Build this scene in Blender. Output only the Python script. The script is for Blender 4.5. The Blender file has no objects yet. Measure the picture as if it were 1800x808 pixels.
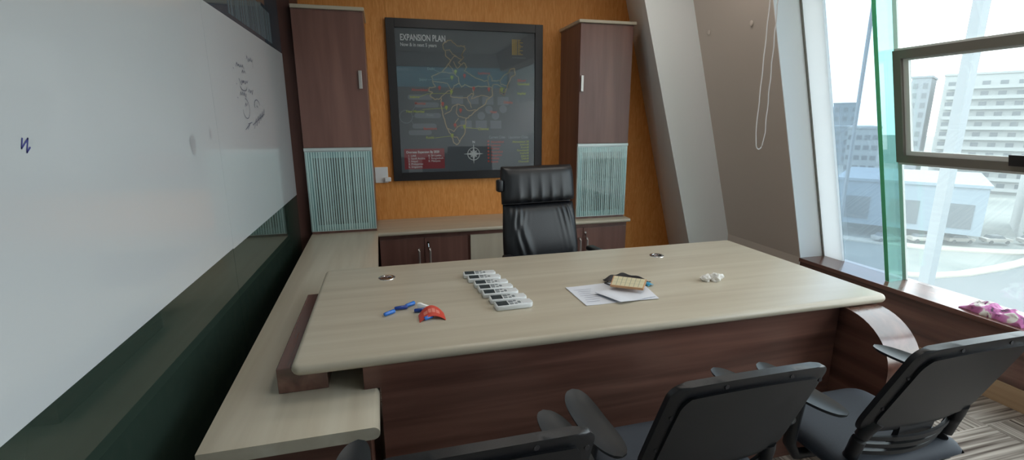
import bpy, bmesh, math, random
from mathutils import Vector, Matrix, noise
random.seed(7)
S = bpy.context.scene
COL = S.collection
PI = math.pi
WL = {}                                   # world location of every object's origin

# ------------------------------------------------------------------ helpers
def vadd(o, loc):
    WL[o.name] = Vector(loc)

def wloc(o):
    return WL.get(o.name, Vector((0, 0, 0)))

def thing(name, label, cat, loc=(0, 0, 0), group=None, kind=None):
    o = bpy.data.objects.new(name, None)
    o.empty_display_size = .05
    COL.objects.link(o)
    o.location = loc
    vadd(o, loc)
    tag(o, label, cat, group, kind)
    return o

def tag(o, label=None, cat=None, group=None, kind=None):
    if label: o['label'] = label
    if cat: o['category'] = cat
    if group: o['group'] = group
    if kind: o['kind'] = kind
    return o

def obj(name, bm, mat, parent=None, smooth=False, angle=40, label=None, kind=None):
    """one mesh object from a bmesh in world coordinates"""
    bmesh.ops.recalc_face_normals(bm, faces=bm.faces[:])
    me = bpy.data.meshes.new(name)
    if parent is None:
        xs = [v.co for v in bm.verts]
        lo = Vector((min(v.x for v in xs), min(v.y for v in xs), min(v.z for v in xs)))
        hi = Vector((max(v.x for v in xs), max(v.y for v in xs), max(v.z for v in xs)))
        org = Vector(((lo.x + hi.x) / 2, (lo.y + hi.y) / 2, lo.z))
    else:
        org = wloc(parent)
    bmesh.ops.translate(bm, verts=bm.verts[:], vec=-org)
    if smooth:
        for f in bm.faces: f.smooth = True
    bm.to_mesh(me); bm.free()
    if smooth and angle is not None:
        try: me.set_sharp_from_angle(angle=math.radians(angle))
        except Exception: pass
    for m in (mat if isinstance(mat, (list, tuple)) else [mat]):
        me.materials.append(m)
    o = bpy.data.objects.new(name, me)
    COL.objects.link(o)
    if parent is None:
        o.location = org
        vadd(o, org)
    else:
        o.parent = parent
        vadd(o, org)
    if label: o['label'] = label
    if kind: o['kind'] = kind
    return o

def dup(root, loc=None, rotz=None, label=None):
    r = root.copy(); COL.objects.link(r)
    if loc is not None: r.location = loc
    if rotz is not None: r.rotation_euler = (0, 0, rotz)
    if label: r['label'] = label
    for ch in list(root.children):
        c = ch.copy(); COL.objects.link(c); c.parent = r
        for g in list(ch.children):
            d = g.copy(); COL.objects.link(d); d.parent = c
    return r

def B(): return bmesh.new()

def box(bm, x0, x1, y0, y1, z0, z1, r=0, seg=2, mi=0):
    vs = [bm.verts.new(p) for p in ((x0,y0,z0),(x1,y0,z0),(x1,y1,z0),(x0,y1,z0),(x0,y0,z1),(x1,y0,z1),(x1,y1,z1),(x0,y1,z1))]
    fs = [bm.faces.new([vs[i] for i in q]) for q in ((3,2,1,0),(4,5,6,7),(0,1,5,4),(1,2,6,5),(2,3,7,6),(3,0,4,7))]
    for f in fs: f.material_index = mi
    if r > 0:
        es = list({e for f in fs for e in f.edges})
        bmesh.ops.bevel(bm, geom=es, offset=r, segments=seg, profile=.5, affect='EDGES')
    return bm

def bx(*a, **k): return box(B(), *a, **k)

def prism(bm, pts, axis, a, b, r=0, seg=3):
    """extrude a 2D polygon: axis 'x' -> pts (y,z), 'y' -> pts (x,z), 'z' -> pts (x,y)"""
    def P(p, t):
        return {'x': (t, p[0], p[1]), 'y': (p[0], t, p[1]), 'z': (p[0], p[1], t)}[axis]
    A = [bm.verts.new(P(p, a)) for p in pts]
    C = [bm.verts.new(P(p, b)) for p in pts]
    n = len(pts)
    fs = [bm.faces.new(A[::-1]), bm.faces.new(C)]
    for i in range(n):
        fs.append(bm.faces.new((A[i], A[(i+1) % n], C[(i+1) % n], C[i])))
    if r > 0:
        es = [e for f in fs[:2] for e in f.edges]
        bmesh.ops.bevel(bm, geom=es, offset=r, segments=seg, profile=.5, affect='EDGES')
    return bm

def hexa(bm, pts):
    vs = [bm.verts.new(p) for p in pts]
    for q in ((3,2,1,0),(4,5,6,7),(0,1,5,4),(1,2,6,5),(2,3,7,6),(3,0,4,7)):
        bm.faces.new([vs[i] for i in q])
    return bm

def tube(bm, pts, r, n=8, closed=False, rs=None):
    pts = [Vector(p) for p in pts]
    rings = []
    N = len(pts)
    up = Vector((0, 0, 1))
    for i, p in enumerate(pts):
        if closed: t = pts[(i+1) % N] - pts[i-1]
        else: t = pts[min(i+1, N-1)] - pts[max(i-1, 0)]
        t.normalize()
        u = up if abs(t.dot(up)) < .95 else Vector((1, 0, 0))
        a = t.cross(u).normalized(); b = t.cross(a).normalized()
        rr = rs[i] if rs else r
        rings.append([bm.verts.new(p + (a*math.cos(2*PI*k/n) + b*math.sin(2*PI*k/n))*rr) for k in range(n)])
    M = N if closed else N-1
    for i in range(M):
        A, C = rings[i], rings[(i+1) % N]
        for k in range(n):
            bm.faces.new((A[k], A[(k+1) % n], C[(k+1) % n], C[k]))
    if not closed:
        bm.faces.new(rings[0][::-1]); bm.faces.new(rings[-1])
    return bm

def lathe(bm, prof, c=(0, 0, 0), n=24):
    rings = []
    for r, z in prof:
        if r < 1e-6: rings.append([bm.verts.new((c[0], c[1], c[2]+z))])
        else: rings.append([bm.verts.new((c[0]+r*math.cos(2*PI*k/n), c[1]+r*math.sin(2*PI*k/n), c[2]+z)) for k in range(n)])
    for A, C in zip(rings, rings[1:]):
        if len(A) == 1 and len(C) == 1: continue
        for k in range(n):
            if len(A) == 1: bm.faces.new((A[0], C[(k+1) % n], C[k]))
            elif len(C) == 1: bm.faces.new((A[k], A[(k+1) % n], C[0]))
            else: bm.faces.new((A[k], A[(k+1) % n], C[(k+1) % n], C[k]))
    return bm

def sheet(bm, nu, nv, front, back):
    """closed solid from two point functions of (u,v) in [-1,1]x[0,1]"""
    F = [[bm.verts.new(front(-1+2*i/nu, j/nv)) for i in range(nu+1)] for j in range(nv+1)]
    K = [[bm.verts.new(back(-1+2*i/nu, j/nv)) for i in range(nu+1)] for j in range(nv+1)]
    for j in range(nv):
        for i in range(nu):
            bm.faces.new((F[j][i], F[j][i+1], F[j+1][i+1], F[j+1][i]))
            bm.faces.new((K[j][i], K[j+1][i], K[j+1][i+1], K[j][i+1]))
    for i in range(nu):
        bm.faces.new((F[0][i], K[0][i], K[0][i+1], F[0][i+1]))
        bm.faces.new((F[nv][i], F[nv][i+1], K[nv][i+1], K[nv][i]))
    for j in range(nv):
        bm.faces.new((F[j][0], F[j+1][0], K[j+1][0], K[j][0]))
        bm.faces.new((F[j][nu], K[j][nu], K[j+1][nu], F[j+1][nu]))
    bmesh.ops.remove_doubles(bm, verts=bm.verts[:], dist=1e-5)
    return bm

def lin(c):
    return tuple(((v/255)/12.92 if v/255 <= .04045 else ((v/255+.055)/1.055)**2.4) for v in c)

# ------------------------------------------------------------------ materials
def newmat(name):
    m = bpy.data.materials.new(name); m.use_nodes = True
    nt = m.node_tree
    return m, nt, nt.nodes['Principled BSDF'], nt.nodes['Material Output']

def plain(name, rgb, rough=.5, metal=0, spec=.5, bump=0, bscale=200, coat=0, sub=0):
    m, nt, p, out = newmat(name)
    p.inputs['Base Color'].default_value = (*lin(rgb), 1)
    p.inputs['Roughness'].default_value = rough
    p.inputs['Metallic'].default_value = metal
    p.inputs['Specular IOR Level'].default_value = spec
    p.inputs['Coat Weight'].default_value = coat
    p.inputs['Coat Roughness'].default_value = .05
    tc = nt.nodes.new('ShaderNodeTexCoord')
    no = nt.nodes.new('ShaderNodeTexNoise')
    no.inputs['Scale'].default_value = bscale; no.inputs['Detail'].default_value = 4
    nt.links.new(tc.outputs['Object'], no.inputs['Vector'])
    if bump:
        b = nt.nodes.new('ShaderNodeBump'); b.inputs['Strength'].default_value = bump; b.inputs['Distance'].default_value = .002
        nt.links.new(no.outputs['Fac'], b.inputs['Height']); nt.links.new(b.outputs['Normal'], p.inputs['Normal'])
    else:
        r = nt.nodes.new('ShaderNodeMapRange')
        r.inputs['To Min'].default_value = max(0, rough-.04); r.inputs['To Max'].default_value = min(1, rough+.04)
        nt.links.new(no.outputs['Fac'], r.inputs['Value']); nt.links.new(r.outputs['Result'], p.inputs['Roughness'])
    return m

def streak(name, cols, scale, rough=.4, spec=.5, bump=0, detail=4, dist=.4, pos=None, bdist=.002):
    m, nt, p, out = newmat(name)
    p.inputs['Roughness'].default_value = rough
    p.inputs['Specular IOR Level'].default_value = spec
    tc = nt.nodes.new('ShaderNodeTexCoord'); mp = nt.nodes.new('ShaderNodeMapping')
    mp.inputs['Scale'].default_value = scale
    no = nt.nodes.new('ShaderNodeTexNoise'); no.inputs['Scale'].default_value = 1; no.inputs['Detail'].default_value = detail
    no.inputs['Distortion'].default_value = dist
    cr = nt.nodes.new('ShaderNodeValToRGB')
    e = cr.color_ramp.elements
    pos = pos or [.3 + .4*i/(len(cols)-1) for i in range(len(cols))]
    for i, c in enumerate(cols):
        el = e[i] if i < 2 else e.new(pos[i])
        el.position = pos[i]; el.color = (*lin(c), 1)
    L = nt.links
    L.new(tc.outputs['Object'], mp.inputs['Vector']); L.new(mp.outputs['Vector'], no.inputs['Vector'])
    L.new(no.outputs['Fac'], cr.inputs['Fac']); L.new(cr.outputs['Color'], p.inputs['Base Color'])
    if bump:
        b = nt.nodes.new('ShaderNodeBump'); b.inputs['Strength'].default_value = bump; b.inputs['Distance'].default_value = bdist
        L.new(no.outputs['Fac'], b.inputs['Height']); L.new(b.outputs['Normal'], p.inputs['Normal'])
    return m

def facing_fresnel(nt, f0=.04):
    lw = nt.nodes.new('ShaderNodeLayerWeight'); lw.inputs['Blend'].default_value = .5
    pw = nt.nodes.new('ShaderNodeMath'); pw.operation = 'POWER'; pw.inputs[1].default_value = 4
    ml = nt.nodes.new('ShaderNodeMath'); ml.operation = 'MULTIPLY_ADD'; ml.inputs[1].default_value = 1-f0; ml.inputs[2].default_value = f0
    nt.links.new(lw.outputs['Facing'], pw.inputs[0]); nt.links.new(pw.outputs[0], ml.inputs[0])
    return ml.outputs[0]

def glassmat(name, tint, f0=.04, haze=0, hazecol=(230, 238, 236), rough=0):
    m, nt, p, out = newmat(name)
    nt.nodes.remove(p)
    L = nt.links
    tr = nt.nodes.new('ShaderNodeBsdfTransparent'); tr.inputs['Color'].default_value = (*tint, 1)
    gl = nt.nodes.new('ShaderNodeBsdfGlossy'); gl.inputs['Roughness'].default_value = rough
    mx = nt.nodes.new('ShaderNodeMixShader')
    L.new(facing_fresnel(nt, f0), mx.inputs['Fac']); L.new(tr.outputs[0], mx.inputs[1]); L.new(gl.outputs[0], mx.inputs[2])
    last = mx
    if haze:  # translucent mix stands in for haze over the outside view
        tl = nt.nodes.new('ShaderNodeBsdfTranslucent'); tl.inputs['Color'].default_value = (*lin(hazecol), 1)
        tc = nt.nodes.new('ShaderNodeTexCoord'); no = nt.nodes.new('ShaderNodeTexNoise'); no.inputs['Scale'].default_value = 3
        L.new(tc.outputs['Object'], no.inputs['Vector'])
        mr = nt.nodes.new('ShaderNodeMapRange'); mr.inputs['To Min'].default_value = haze*.8; mr.inputs['To Max'].default_value = haze*1.2
        L.new(no.outputs['Fac'], mr.inputs['Value'])
        m2 = nt.nodes.new('ShaderNodeMixShader')
        L.new(mr.outputs[0], m2.inputs['Fac']); L.new(mx.outputs[0], m2.inputs[1]); L.new(tl.outputs[0], m2.inputs[2])
        last = m2
    L.new(last.outputs[0], out.inputs['Surface'])
    return m

def stripeglass(name):
    """clear glass etched with vertical frosted stripes (object X)"""
    m, nt, p, out = newmat(name)
    L = nt.links
    p.inputs['Base Color'].default_value = (*lin((196, 222, 220)), 1); p.inputs['Roughness'].default_value = .25
    tr = nt.nodes.new('ShaderNodeBsdfTransparent'); tr.inputs['Color'].default_value = (.80, .93, .94, 1)
    gl = nt.nodes.new('ShaderNodeBsdfGlossy'); gl.inputs['Roughness'].default_value = .02
    mx = nt.nodes.new('ShaderNodeMixShader')
    L.new(facing_fresnel(nt, .05), mx.inputs['Fac']); L.new(tr.outputs[0], mx.inputs[1]); L.new(gl.outputs[0], mx.inputs[2])
    tc = nt.nodes.new('ShaderNodeTexCoord'); sp = nt.nodes.new('ShaderNodeSeparateXYZ')
    L.new(tc.outputs['Object'], sp.inputs[0])
    m1 = nt.nodes.new('ShaderNodeMath'); m1.operation = 'MULTIPLY'; m1.inputs[1].default_value = 1/.0185
    L.new(sp.outputs['X'], m1.inputs[0])
    fr = nt.nodes.new('ShaderNodeMath'); fr.operation = 'FRACT'; L.new(m1.outputs[0], fr.inputs[0])
    fl = nt.nodes.new('ShaderNodeMath'); fl.operation = 'FLOOR'; L.new(m1.outputs[0], fl.inputs[0])
    wn = nt.nodes.new('ShaderNodeTexWhiteNoise'); wn.noise_dimensions = '1D'; L.new(fl.outputs[0], wn.inputs['W'])
    mr = nt.nodes.new('ShaderNodeMapRange'); mr.inputs['To Min'].default_value = .38; mr.inputs['To Max'].default_value = .72
    L.new(wn.outputs['Value'], mr.inputs['Value'])
    lt = nt.nodes.new('ShaderNodeMath'); lt.operation = 'LESS_THAN'; L.new(fr.outputs[0], lt.inputs[0]); L.new(mr.outputs[0], lt.inputs[1])
    sc = nt.nodes.new('ShaderNodeMath'); sc.operation = 'MULTIPLY_ADD'; sc.inputs[1].default_value = .68; sc.inputs[2].default_value = .10
    L.new(lt.outputs[0], sc.inputs[0])
    m2 = nt.nodes.new('ShaderNodeMixShader')
    L.new(sc.outputs[0], m2.inputs['Fac']); L.new(mx.outputs[0], m2.inputs[1]); L.new(p.outputs[0], m2.inputs[2])
    L.new(m2.outputs[0], out.inputs['Surface'])
    return m

def carpetmat(name):
    m, nt, p, out = newmat(name)
    L = nt.links; N = nt.nodes.new
    p.inputs['Roughness'].default_value = .95; p.inputs['Specular IOR Level'].default_value = .1
    tc = N('ShaderNodeTexCoord')
    ck = N('ShaderNodeTexChecker'); ck.inputs['Scale'].default_value = 2.0
    ck.inputs['Color1'].default_value = (0, 0, 0, 1); ck.inputs['Color2'].default_value = (1, 1, 1, 1)
    L.new(tc.outputs['Object'], ck.inputs['Vector'])
    def stripes(scale):
        mp = N('ShaderNodeMapping'); mp.inputs['Scale'].default_value = scale
        no = N('ShaderNodeTexNoise'); no.inputs['Scale'].default_value = 1; no.inputs['Detail'].default_value = 3
        L.new(tc.outputs['Object'], mp.inputs['Vector']); L.new(mp.outputs[0], no.inputs['Vector'])
        return no.outputs['Fac']
    a = stripes((55, 1.2, 1)); b = stripes((1.2, 55, 1))
    mx = N('ShaderNodeMix'); mx.data_type = 'FLOAT'
    L.new(ck.outputs['Fac'], mx.inputs[0]); L.new(a, mx.inputs[2]); L.new(b, mx.inputs[3])
    cr = N('ShaderNodeValToRGB'); e = cr.color_ramp.elements
    e[0].position = .36; e[0].color = (*lin((84, 74, 68)), 1); e[1].position = .64; e[1].color = (*lin((186, 176, 166)), 1)
    L.new(mx.outputs[0], cr.inputs['Fac']); L.new(cr.outputs['Color'], p.inputs['Base Color'])
    no = N('ShaderNodeTexNoise'); no.inputs['Scale'].default_value = 500; L.new(tc.outputs['Object'], no.inputs['Vector'])
    bp = N('ShaderNodeBump'); bp.inputs['Strength'].default_value = .4; bp.inputs['Distance'].default_value = .003
    L.new(no.outputs['Fac'], bp.inputs['Height']); L.new(bp.outputs[0], p.inputs['Normal'])
    return m

def leather(name, rgb, rough=.38):
    m, nt, p, out = newmat(name)
    p.inputs['Base Color'].default_value = (*lin(rgb), 1); p.inputs['Roughness'].default_value = rough
    tc = nt.nodes.new('ShaderNodeTexCoord'); vo = nt.nodes.new('ShaderNodeTexVoronoi'); vo.inputs['Scale'].default_value = 260
    nt.links.new(tc.outputs['Object'], vo.inputs['Vector'])
    b = nt.nodes.new('ShaderNodeBump'); b.inputs['Strength'].default_value = .25; b.inputs['Distance'].default_value = .001
    nt.links.new(vo.outputs['Distance'], b.inputs['Height']); nt.links.new(b.outputs[0], p.inputs['Normal'])
    return m

def clothmat(name):
    m, nt, p, out = newmat(name)
    p.inputs['Roughness'].default_value = .9
    tc = nt.nodes.new('ShaderNodeTexCoord'); no = nt.nodes.new('ShaderNodeTexNoise'); no.inputs['Scale'].default_value = 11
    no.inputs['Distortion'].default_value = .6; no.inputs['Detail'].default_value = 3
    cr = nt.nodes.new('ShaderNodeValToRGB'); e = cr.color_ramp.elements
    e[0].position = .38; e[0].color = (*lin((90, 70, 85)), 1)
    e[1].position = .43; e[1].color = (*lin((186, 104, 160)), 1)
    for q, c in ((.52, (206, 140, 182)), (.55, (236, 232, 226)), (.62, (226, 222, 216)), (.66, (130, 60, 110))):
        x = e.new(q); x.color = (*lin(c), 1)
    nt.links.new(tc.outputs['Object'], no.inputs['Vector']); nt.links.new(no.outputs['Fac'], cr.inputs['Fac'])
    nt.links.new(cr.outputs['Color'], p.inputs['Base Color'])
    return m

M = {}
CREAM = [(182, 171, 152), (190, 180, 161), (197, 188, 170)]
M['cream_x'] = streak('cream laminate grain along x', CREAM, (.9, 16, 16), .3, .5)
M['cream_y'] = streak('cream laminate grain along y', CREAM, (16, .9, 16), .3, .5)
M['cream_z'] = streak('cream laminate upright grain', CREAM, (9, 9, .7), .35, .5)
BR = [(80, 52, 44), (104, 70, 60), (126, 88, 76)]
M['brown_x'] = streak('walnut laminate grain along x', BR, (1.0, 18, 18), .28, .5)
M['brown_y'] = streak('walnut laminate grain along y', BR, (18, 1.0, 18), .2, 1.0)
M['brown_z'] = streak('walnut laminate upright grain', [(106, 74, 67), (118, 84, 76), (130, 95, 86)], (12, 12, .8), .32, .5)
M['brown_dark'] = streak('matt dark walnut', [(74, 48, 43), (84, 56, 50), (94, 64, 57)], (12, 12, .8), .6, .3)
M['sill'] = streak('sill laminate', BR, (18, 1.0, 18), .2, 1.0)
M['orange'] = streak('orange textured wall', [(208, 134, 62), (220, 148, 76), (230, 162, 94)], (70, 70, 9), .55, .4, bump=.5, detail=6, dist=1.2, bdist=.005)
M['wall'] = plain('painted wall', (196, 184, 174), .8, spec=.2, bump=.06, bscale=60)
M['wallwhite'] = plain('white painted wall', (228, 230, 230), .7, spec=.2, bump=.05, bscale=60)
M['reveal_lit'] = plain('wall whitened as window-lit', (248, 249, 250), .6)
M['ceil'] = plain('ceiling paint', (225, 225, 220), .9, spec=.1)
M['carpet'] = carpetmat('striped carpet tiles')
M['tan'] = streak('tan skirting', [(168, 142, 112), (190, 164, 132)], (4, 1, 20), .5)
M['film'] = plain('white writing film', (196, 202, 206), .22, spec=.5, coat=.6)
M['darkglass'] = plain('dark green back-painted glass', (46, 60, 53), .03, spec=.6)
M['upglass'] = plain('grey blue glass', (62, 72, 82), .04, spec=.5)
M['upstripe'] = plain('pale stripe', (112, 124, 130), .2)
M['black'] = plain('black wood frame', (30, 27, 30), .4)
M['poster'] = plain('charcoal poster print', (92, 96, 102), .6, spec=.2)
M['gl_clear'] = glassmat('picture glass', (.96, .97, .97), .05)
M['gl_win'] = glassmat('window glass', (.92, .96, .95), .05, haze=.07)
M['gl_tint'] = glassmat('blue tinted window glass', (.52, .60, .66), .05, haze=.09)
M['gl_rear'] = glassmat('teal window glass', (.20, .30, .33), .05, haze=.02)
M['gl_fin'] = glassmat('green fin glass', (.74, .95, .86), .05, haze=.07, hazecol=(190, 235, 215))
M['gl_edge'] = plain('green glass edge', (96, 206, 150), .15)
M['stripe'] = stripeglass('striped glass')
M['alu'] = plain('brushed aluminium', (196, 206, 206), .35, metal=.4)
M['chrome'] = plain('chrome', (225, 225, 225), .12, metal=1)
M['steel'] = plain('satin steel', (190, 184, 180), .38, metal=.85)
M['sash'] = plain('grey anodised frame', (128, 124, 116), .45, metal=.2)
M['pvc'] = plain('white window frame', (232, 234, 232), .4)
def frosted(name, rgb):
    m, nt, p, out = newmat(name)
    p.inputs['Base Color'].default_value = (*lin(rgb), 1); p.inputs['Roughness'].default_value = .4
    tl = nt.nodes.new('ShaderNodeBsdfTranslucent'); tl.inputs['Color'].default_value = (*lin(rgb), 1)
    mx = nt.nodes.new('ShaderNodeMixShader'); mx.inputs['Fac'].default_value = .5
    nt.links.new(p.outputs[0], mx.inputs[1]); nt.links.new(tl.outputs[0], mx.inputs[2]); nt.links.new(mx.outputs[0], out.inputs['Surface'])
    return m
M['frost'] = frosted('frosted white panel', (232, 236, 236))
M['blackplastic'] = plain('black plastic', (28, 29, 33), .40, bump=.15, bscale=500)
M['armpad'] = plain('black arm rubber', (38, 42, 46), .42, bump=.1, bscale=400)
M['seatfab'] = plain('dark blue grey mesh fabric', (50, 56, 66), .7, bump=.3, bscale=600)
M['leather'] = leather('black leather', (26, 27, 31))
M['white'] = plain('white plastic', (226, 229, 231), .35)
M['lcd'] = plain('grey lcd screen', (52, 60, 64), .2)
M['button'] = plain('grey button', (128, 134, 138), .4)
M['blue'] = plain('blue plastic', (34, 112, 206), .22, coat=.3)
M['dkblue'] = plain('dark blue plastic', (22, 62, 146), .25, coat=.3)
M['red'] = plain('red card', (206, 70, 54), .45)
M['pink'] = plain('faded red print', (226, 132, 116), .5)
M['paper'] = plain('white paper', (222, 224, 232), .8, spec=.1)
M['ink'] = plain('grey ink', (186, 188, 200), .8, spec=.1)
M['kraft'] = plain('cream card', (216, 206, 172), .7)
M['kraftedge'] = plain('orange brown card edge', (196, 150, 110), .7)
M['grid'] = plain('pale grey print', (172, 170, 144), .7)
M['maskblack'] = plain('black cloth', (46, 42, 44), .8, bump=.3, bscale=700)
M['cyan'] = plain('cyan wrapper', (70, 170, 214), .3)
M['tissue'] = plain('white tissue', (236, 234, 230), .9, spec=.1)
M['cloth'] = clothmat('pink patterned cloth')
M['cord'] = plain('white cord', (222, 216, 214), .5)
M['pencil'] = plain('purple grey marker ink', (98, 100, 116), .7)
M['bluepen'] = plain('blue marker ink', (66, 70, 140), .7)
M['smudge'] = plain('smudged marker ink', (158, 160, 164), .6)
M['p_white'] = plain('white print', (216, 218, 220), .6)
M['p_gold'] = plain('gold print', (178, 148, 74), .5)
M['p_map'] = plain('tan outline print', (186, 166, 132), .6)
M['p_yel'] = plain('yellow green print', (172, 182, 70), .6)
M['p_red'] = plain('red print', (196, 78, 64), .6)
M['p_box'] = plain('dark red print', (140, 46, 54), .6)
M['p_grey'] = plain('pale grey on charcoal', (116, 122, 128), .6)
M['p_teal'] = plain('muted white print', (140, 152, 152), .6)
M['fascia'] = plain('pale blue render', (104, 118, 128), .7)
M['bwhite'] = plain('white render', (128, 133, 133), .8)
M['bgrey'] = plain('grey render', (104, 112, 118), .8)
M['bglass'] = plain('dark window glazing', (66, 74, 80), .3)
M['ground'] = streak('dusty ground', [(84, 91, 89), (98, 104, 101), (118, 121, 116)], (.08, .08, .08), .9)
M['asphalt'] = plain('dark asphalt', (78, 84, 86), .9)
M['road'] = plain('pale concrete road', (150, 148, 138), .9)
M['leaf'] = plain('dull tree leaves', (70, 84, 72), .9, bump=.5, bscale=2)
M['bark'] = plain('tree bark', (90, 76, 62), .9)
M['car'] = plain('white car paint', (140, 138, 132), .3)
M['mast'] = plain('pale grey steel', (100, 108, 114), .4)

# ------------------------------------------------------------------ room shell
CEIL = 2.9
YR = -1.8
def TW(z): return 3.15 - .28*(z-.433)      # inner face of the leaning window wall
def GW(z): return 3.39 - .28*(z-.45)       # glass plane
def EX(y): return -.548 - .0194*(y-1.31)   # left edge of the side counter
def GX(y): return -.685                     # face of the left glass partition

tag(obj('floor', bx(-1.2, 3.9, YR-.2, 4.9, -.1, 0), M['carpet']), kind='structure', label='striped grey and tan carpet tile floor')
tag(obj('ceiling', bx(-1.2, 3.6, YR-.2, 4.9, CEIL, CEIL+.1), M['ceil']), kind='structure')
tag(obj('wall_back', bx(-1.2, 3.7, 4.456, 4.75, 0, CEIL), M['orange']), kind='structure', label='orange textured wall behind the cabinets')
tag(obj('wall_left', bx(-.95, -.70, YR, 4.034, 0, CEIL), M['wall']), kind='structure')
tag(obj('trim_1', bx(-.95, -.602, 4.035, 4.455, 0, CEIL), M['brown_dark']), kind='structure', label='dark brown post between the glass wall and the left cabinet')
# rear wall with a clerestory strip
bm = B()
box(bm, -.95, 4.1, YR-.2, YR, 0, 2.2); box(bm, -.95, 4.1, YR-.2, YR, 2.62, CEIL)
box(bm, -.95, .1, YR-.2, YR, 2.2, 2.62); box(bm, 2.75, 4.1, YR-.2, YR, 2.2, 2.62)
tag(obj('wall_rear', bm, M['wallwhite']), kind='structure')
tag(obj('window_2', bx(.1, 2.75, YR-.11, YR-.1, 2.2, 2.62), M['gl_rear']), kind='structure')
# right wall: solid leaning stretch, header over the window
prof = [(3.15, 0), (3.15, .433), (TW(CEIL), CEIL), (TW(CEIL)+.30, CEIL), (3.45, .433), (3.45, 0)]
tag(obj('wall_right', prism(B(), prof, 'y', 2.962, 4.456), M['wall']), kind='structure', label='leaning grey beige wall beside the window')
zt = 2.55
tag(obj('trim_5', prism(B(), prof, 'y', 2.955, 2.9615), M['reveal_lit']), kind='structure', label='reveal at the end of the leaning wall, whitened as lit by the window')  # end face of the same wall; its window light is put into the colour
prof2 = [(TW(zt), zt), (TW(CEIL), CEIL), (TW(CEIL)+.30, CEIL), (TW(zt)+.30, zt)]
tag(obj('wall_right_header', prism(B(), prof2, 'y', YR, 2.954), M['wall']), kind='structure')
tag(obj('wall_right_apron', bx(3.15, 3.45, YR, 2.954, .12, .402), M['brown_y']), kind='structure', label='dark brown panel under the window sill')
tag(obj('baseboard_right', bx(3.142, 3.45, YR, 2.954, 0, .119, .002), M['tan']), kind='structure', label='tan skirting along the floor under the window')
tag(obj('trim_2', bx(3.135, 3.45, YR, 2.954, .403, .433, .003), M['sill']), kind='structure', label='glossy brown window sill')
# leaning column in the corner
def xf(z): return 2.716 - .289*(z-.41)
def xb(z): return 2.939 - .267*(z-.194)
bm = B()
hexa(bm, [(xf(0), 3.8, 0), (3.4, 3.8, 0), (3.4, 4.455, 0), (xb(0), 4.455, 0),
          (xf(CEIL), 3.8, CEIL), (3.0, 3.8, CEIL), (3.0, 4.455, CEIL), (xb(CEIL), 4.455, CEIL)])
tag(obj('wall_column', bm, M['wallwhite']), kind='structure', label='leaning painted column in the corner by the orange wall')

# ------------------------------------------------------------------ glass partition on the left
gp = thing('glass_partition', 'glass wall with a broad white writing film across its middle and dark green glass below', 'glass wall', (GX(1.3), 1.0, 0))
def gx_panel(bm, y0, y1, z0, z1, off, th):
    a, b = GX(y0)+off, GX(y1)+off
    return hexa(bm, [(a-th, y0, z0), (a, y0, z0), (b, y1, z0), (b-th, y1, z0), (a-th, y0, z1), (a, y0, z1), (b, y1, z1), (b-th, y1, z1)])
ys = [YR+.002, .1, 2.34, 4.033]
for a, b in zip(ys, ys[1:]):
    obj('lower_glass', gx_panel(B(), a+.001, b-.001, .002, .95, 0, .012), M['darkglass'], gp)
    obj('upper_glass', gx_panel(B(), a+.001, b-.001, .95, CEIL-.002, 0, .012), M['upglass'], gp, label='grey blue glass above the white film')
film = obj('white_film', gx_panel(gx_panel(B(), YR+.01, 2.339, .944, 1.978, .0022, .002), 2.3405, 4.030, .940, 1.986, .0022, .002), M['film'], gp, label='white writing film')
bm = B()
y = 2.75
while y < 3.72:
    w = random.choice((.006, .008, .011))
    gx_panel(bm, y, y+w, 2.01, 2.20, .0012, .001); y += w + random.choice((.008, .012, .018))
obj('pale_stripes', bm, M['upstripe'], gp, label='pale vertical stripes on the upper glass')  # thin pale strips set just off the upper glass

def grow(lines, k): return [[(p[0]*k, 1.5+(p[1]-1.5)*k) for p in l] for l in lines]
def strokes_yz(bm, lines, w=.004, off=.0032):
    for pts in lines:
        for p, q in zip(pts, pts[1:]):
            d = Vector((q[0]-p[0], q[1]-p[1])); 
            if d.length < 1e-6: continue
            d.normalize(); n = Vector((-d.y, d.x))*w/2; e = d*w*.35
            cs = [(p[0]-e.x+n.x, p[1]-e.y+n.y), (q[0]+e.x+n.x, q[1]+e.y+n.y), (q[0]+e.x-n.x, q[1]+e.y-n.y), (p[0]-e.x-n.x, p[1]-e.y-n.y)]
            bm.faces.new([bm.verts.new((GX(c[0])+off, c[0], c[1])) for c in cs])
    return bm
obj('marker_letter', strokes_yz(B(), grow([[(0.914, 1.4761), (0.9079, 1.461), (0.9263, 1.4757), (0.9175, 1.4544), (0.9268, 1.4617)]], 1.274), .0032), M['bluepen'], film, label='blue marker N')
def scribble(y0, z0, wy, h, n, seed):
    r = random.Random(seed); pts = []
    for i in range(n):
        pts.append((y0 + wy*i/(n-1), z0 + (h if i % 2 else 0) + r.uniform(-h*.3, h*.3)))
    return pts
def arc_yz(y0, z0, ry, rz, a0, a1, n=14):
    return [(y0+ry*math.cos(a0+(a1-a0)*i/n), z0+rz*math.sin(a0+(a1-a0)*i/n)) for i in range(n+1)]
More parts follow.
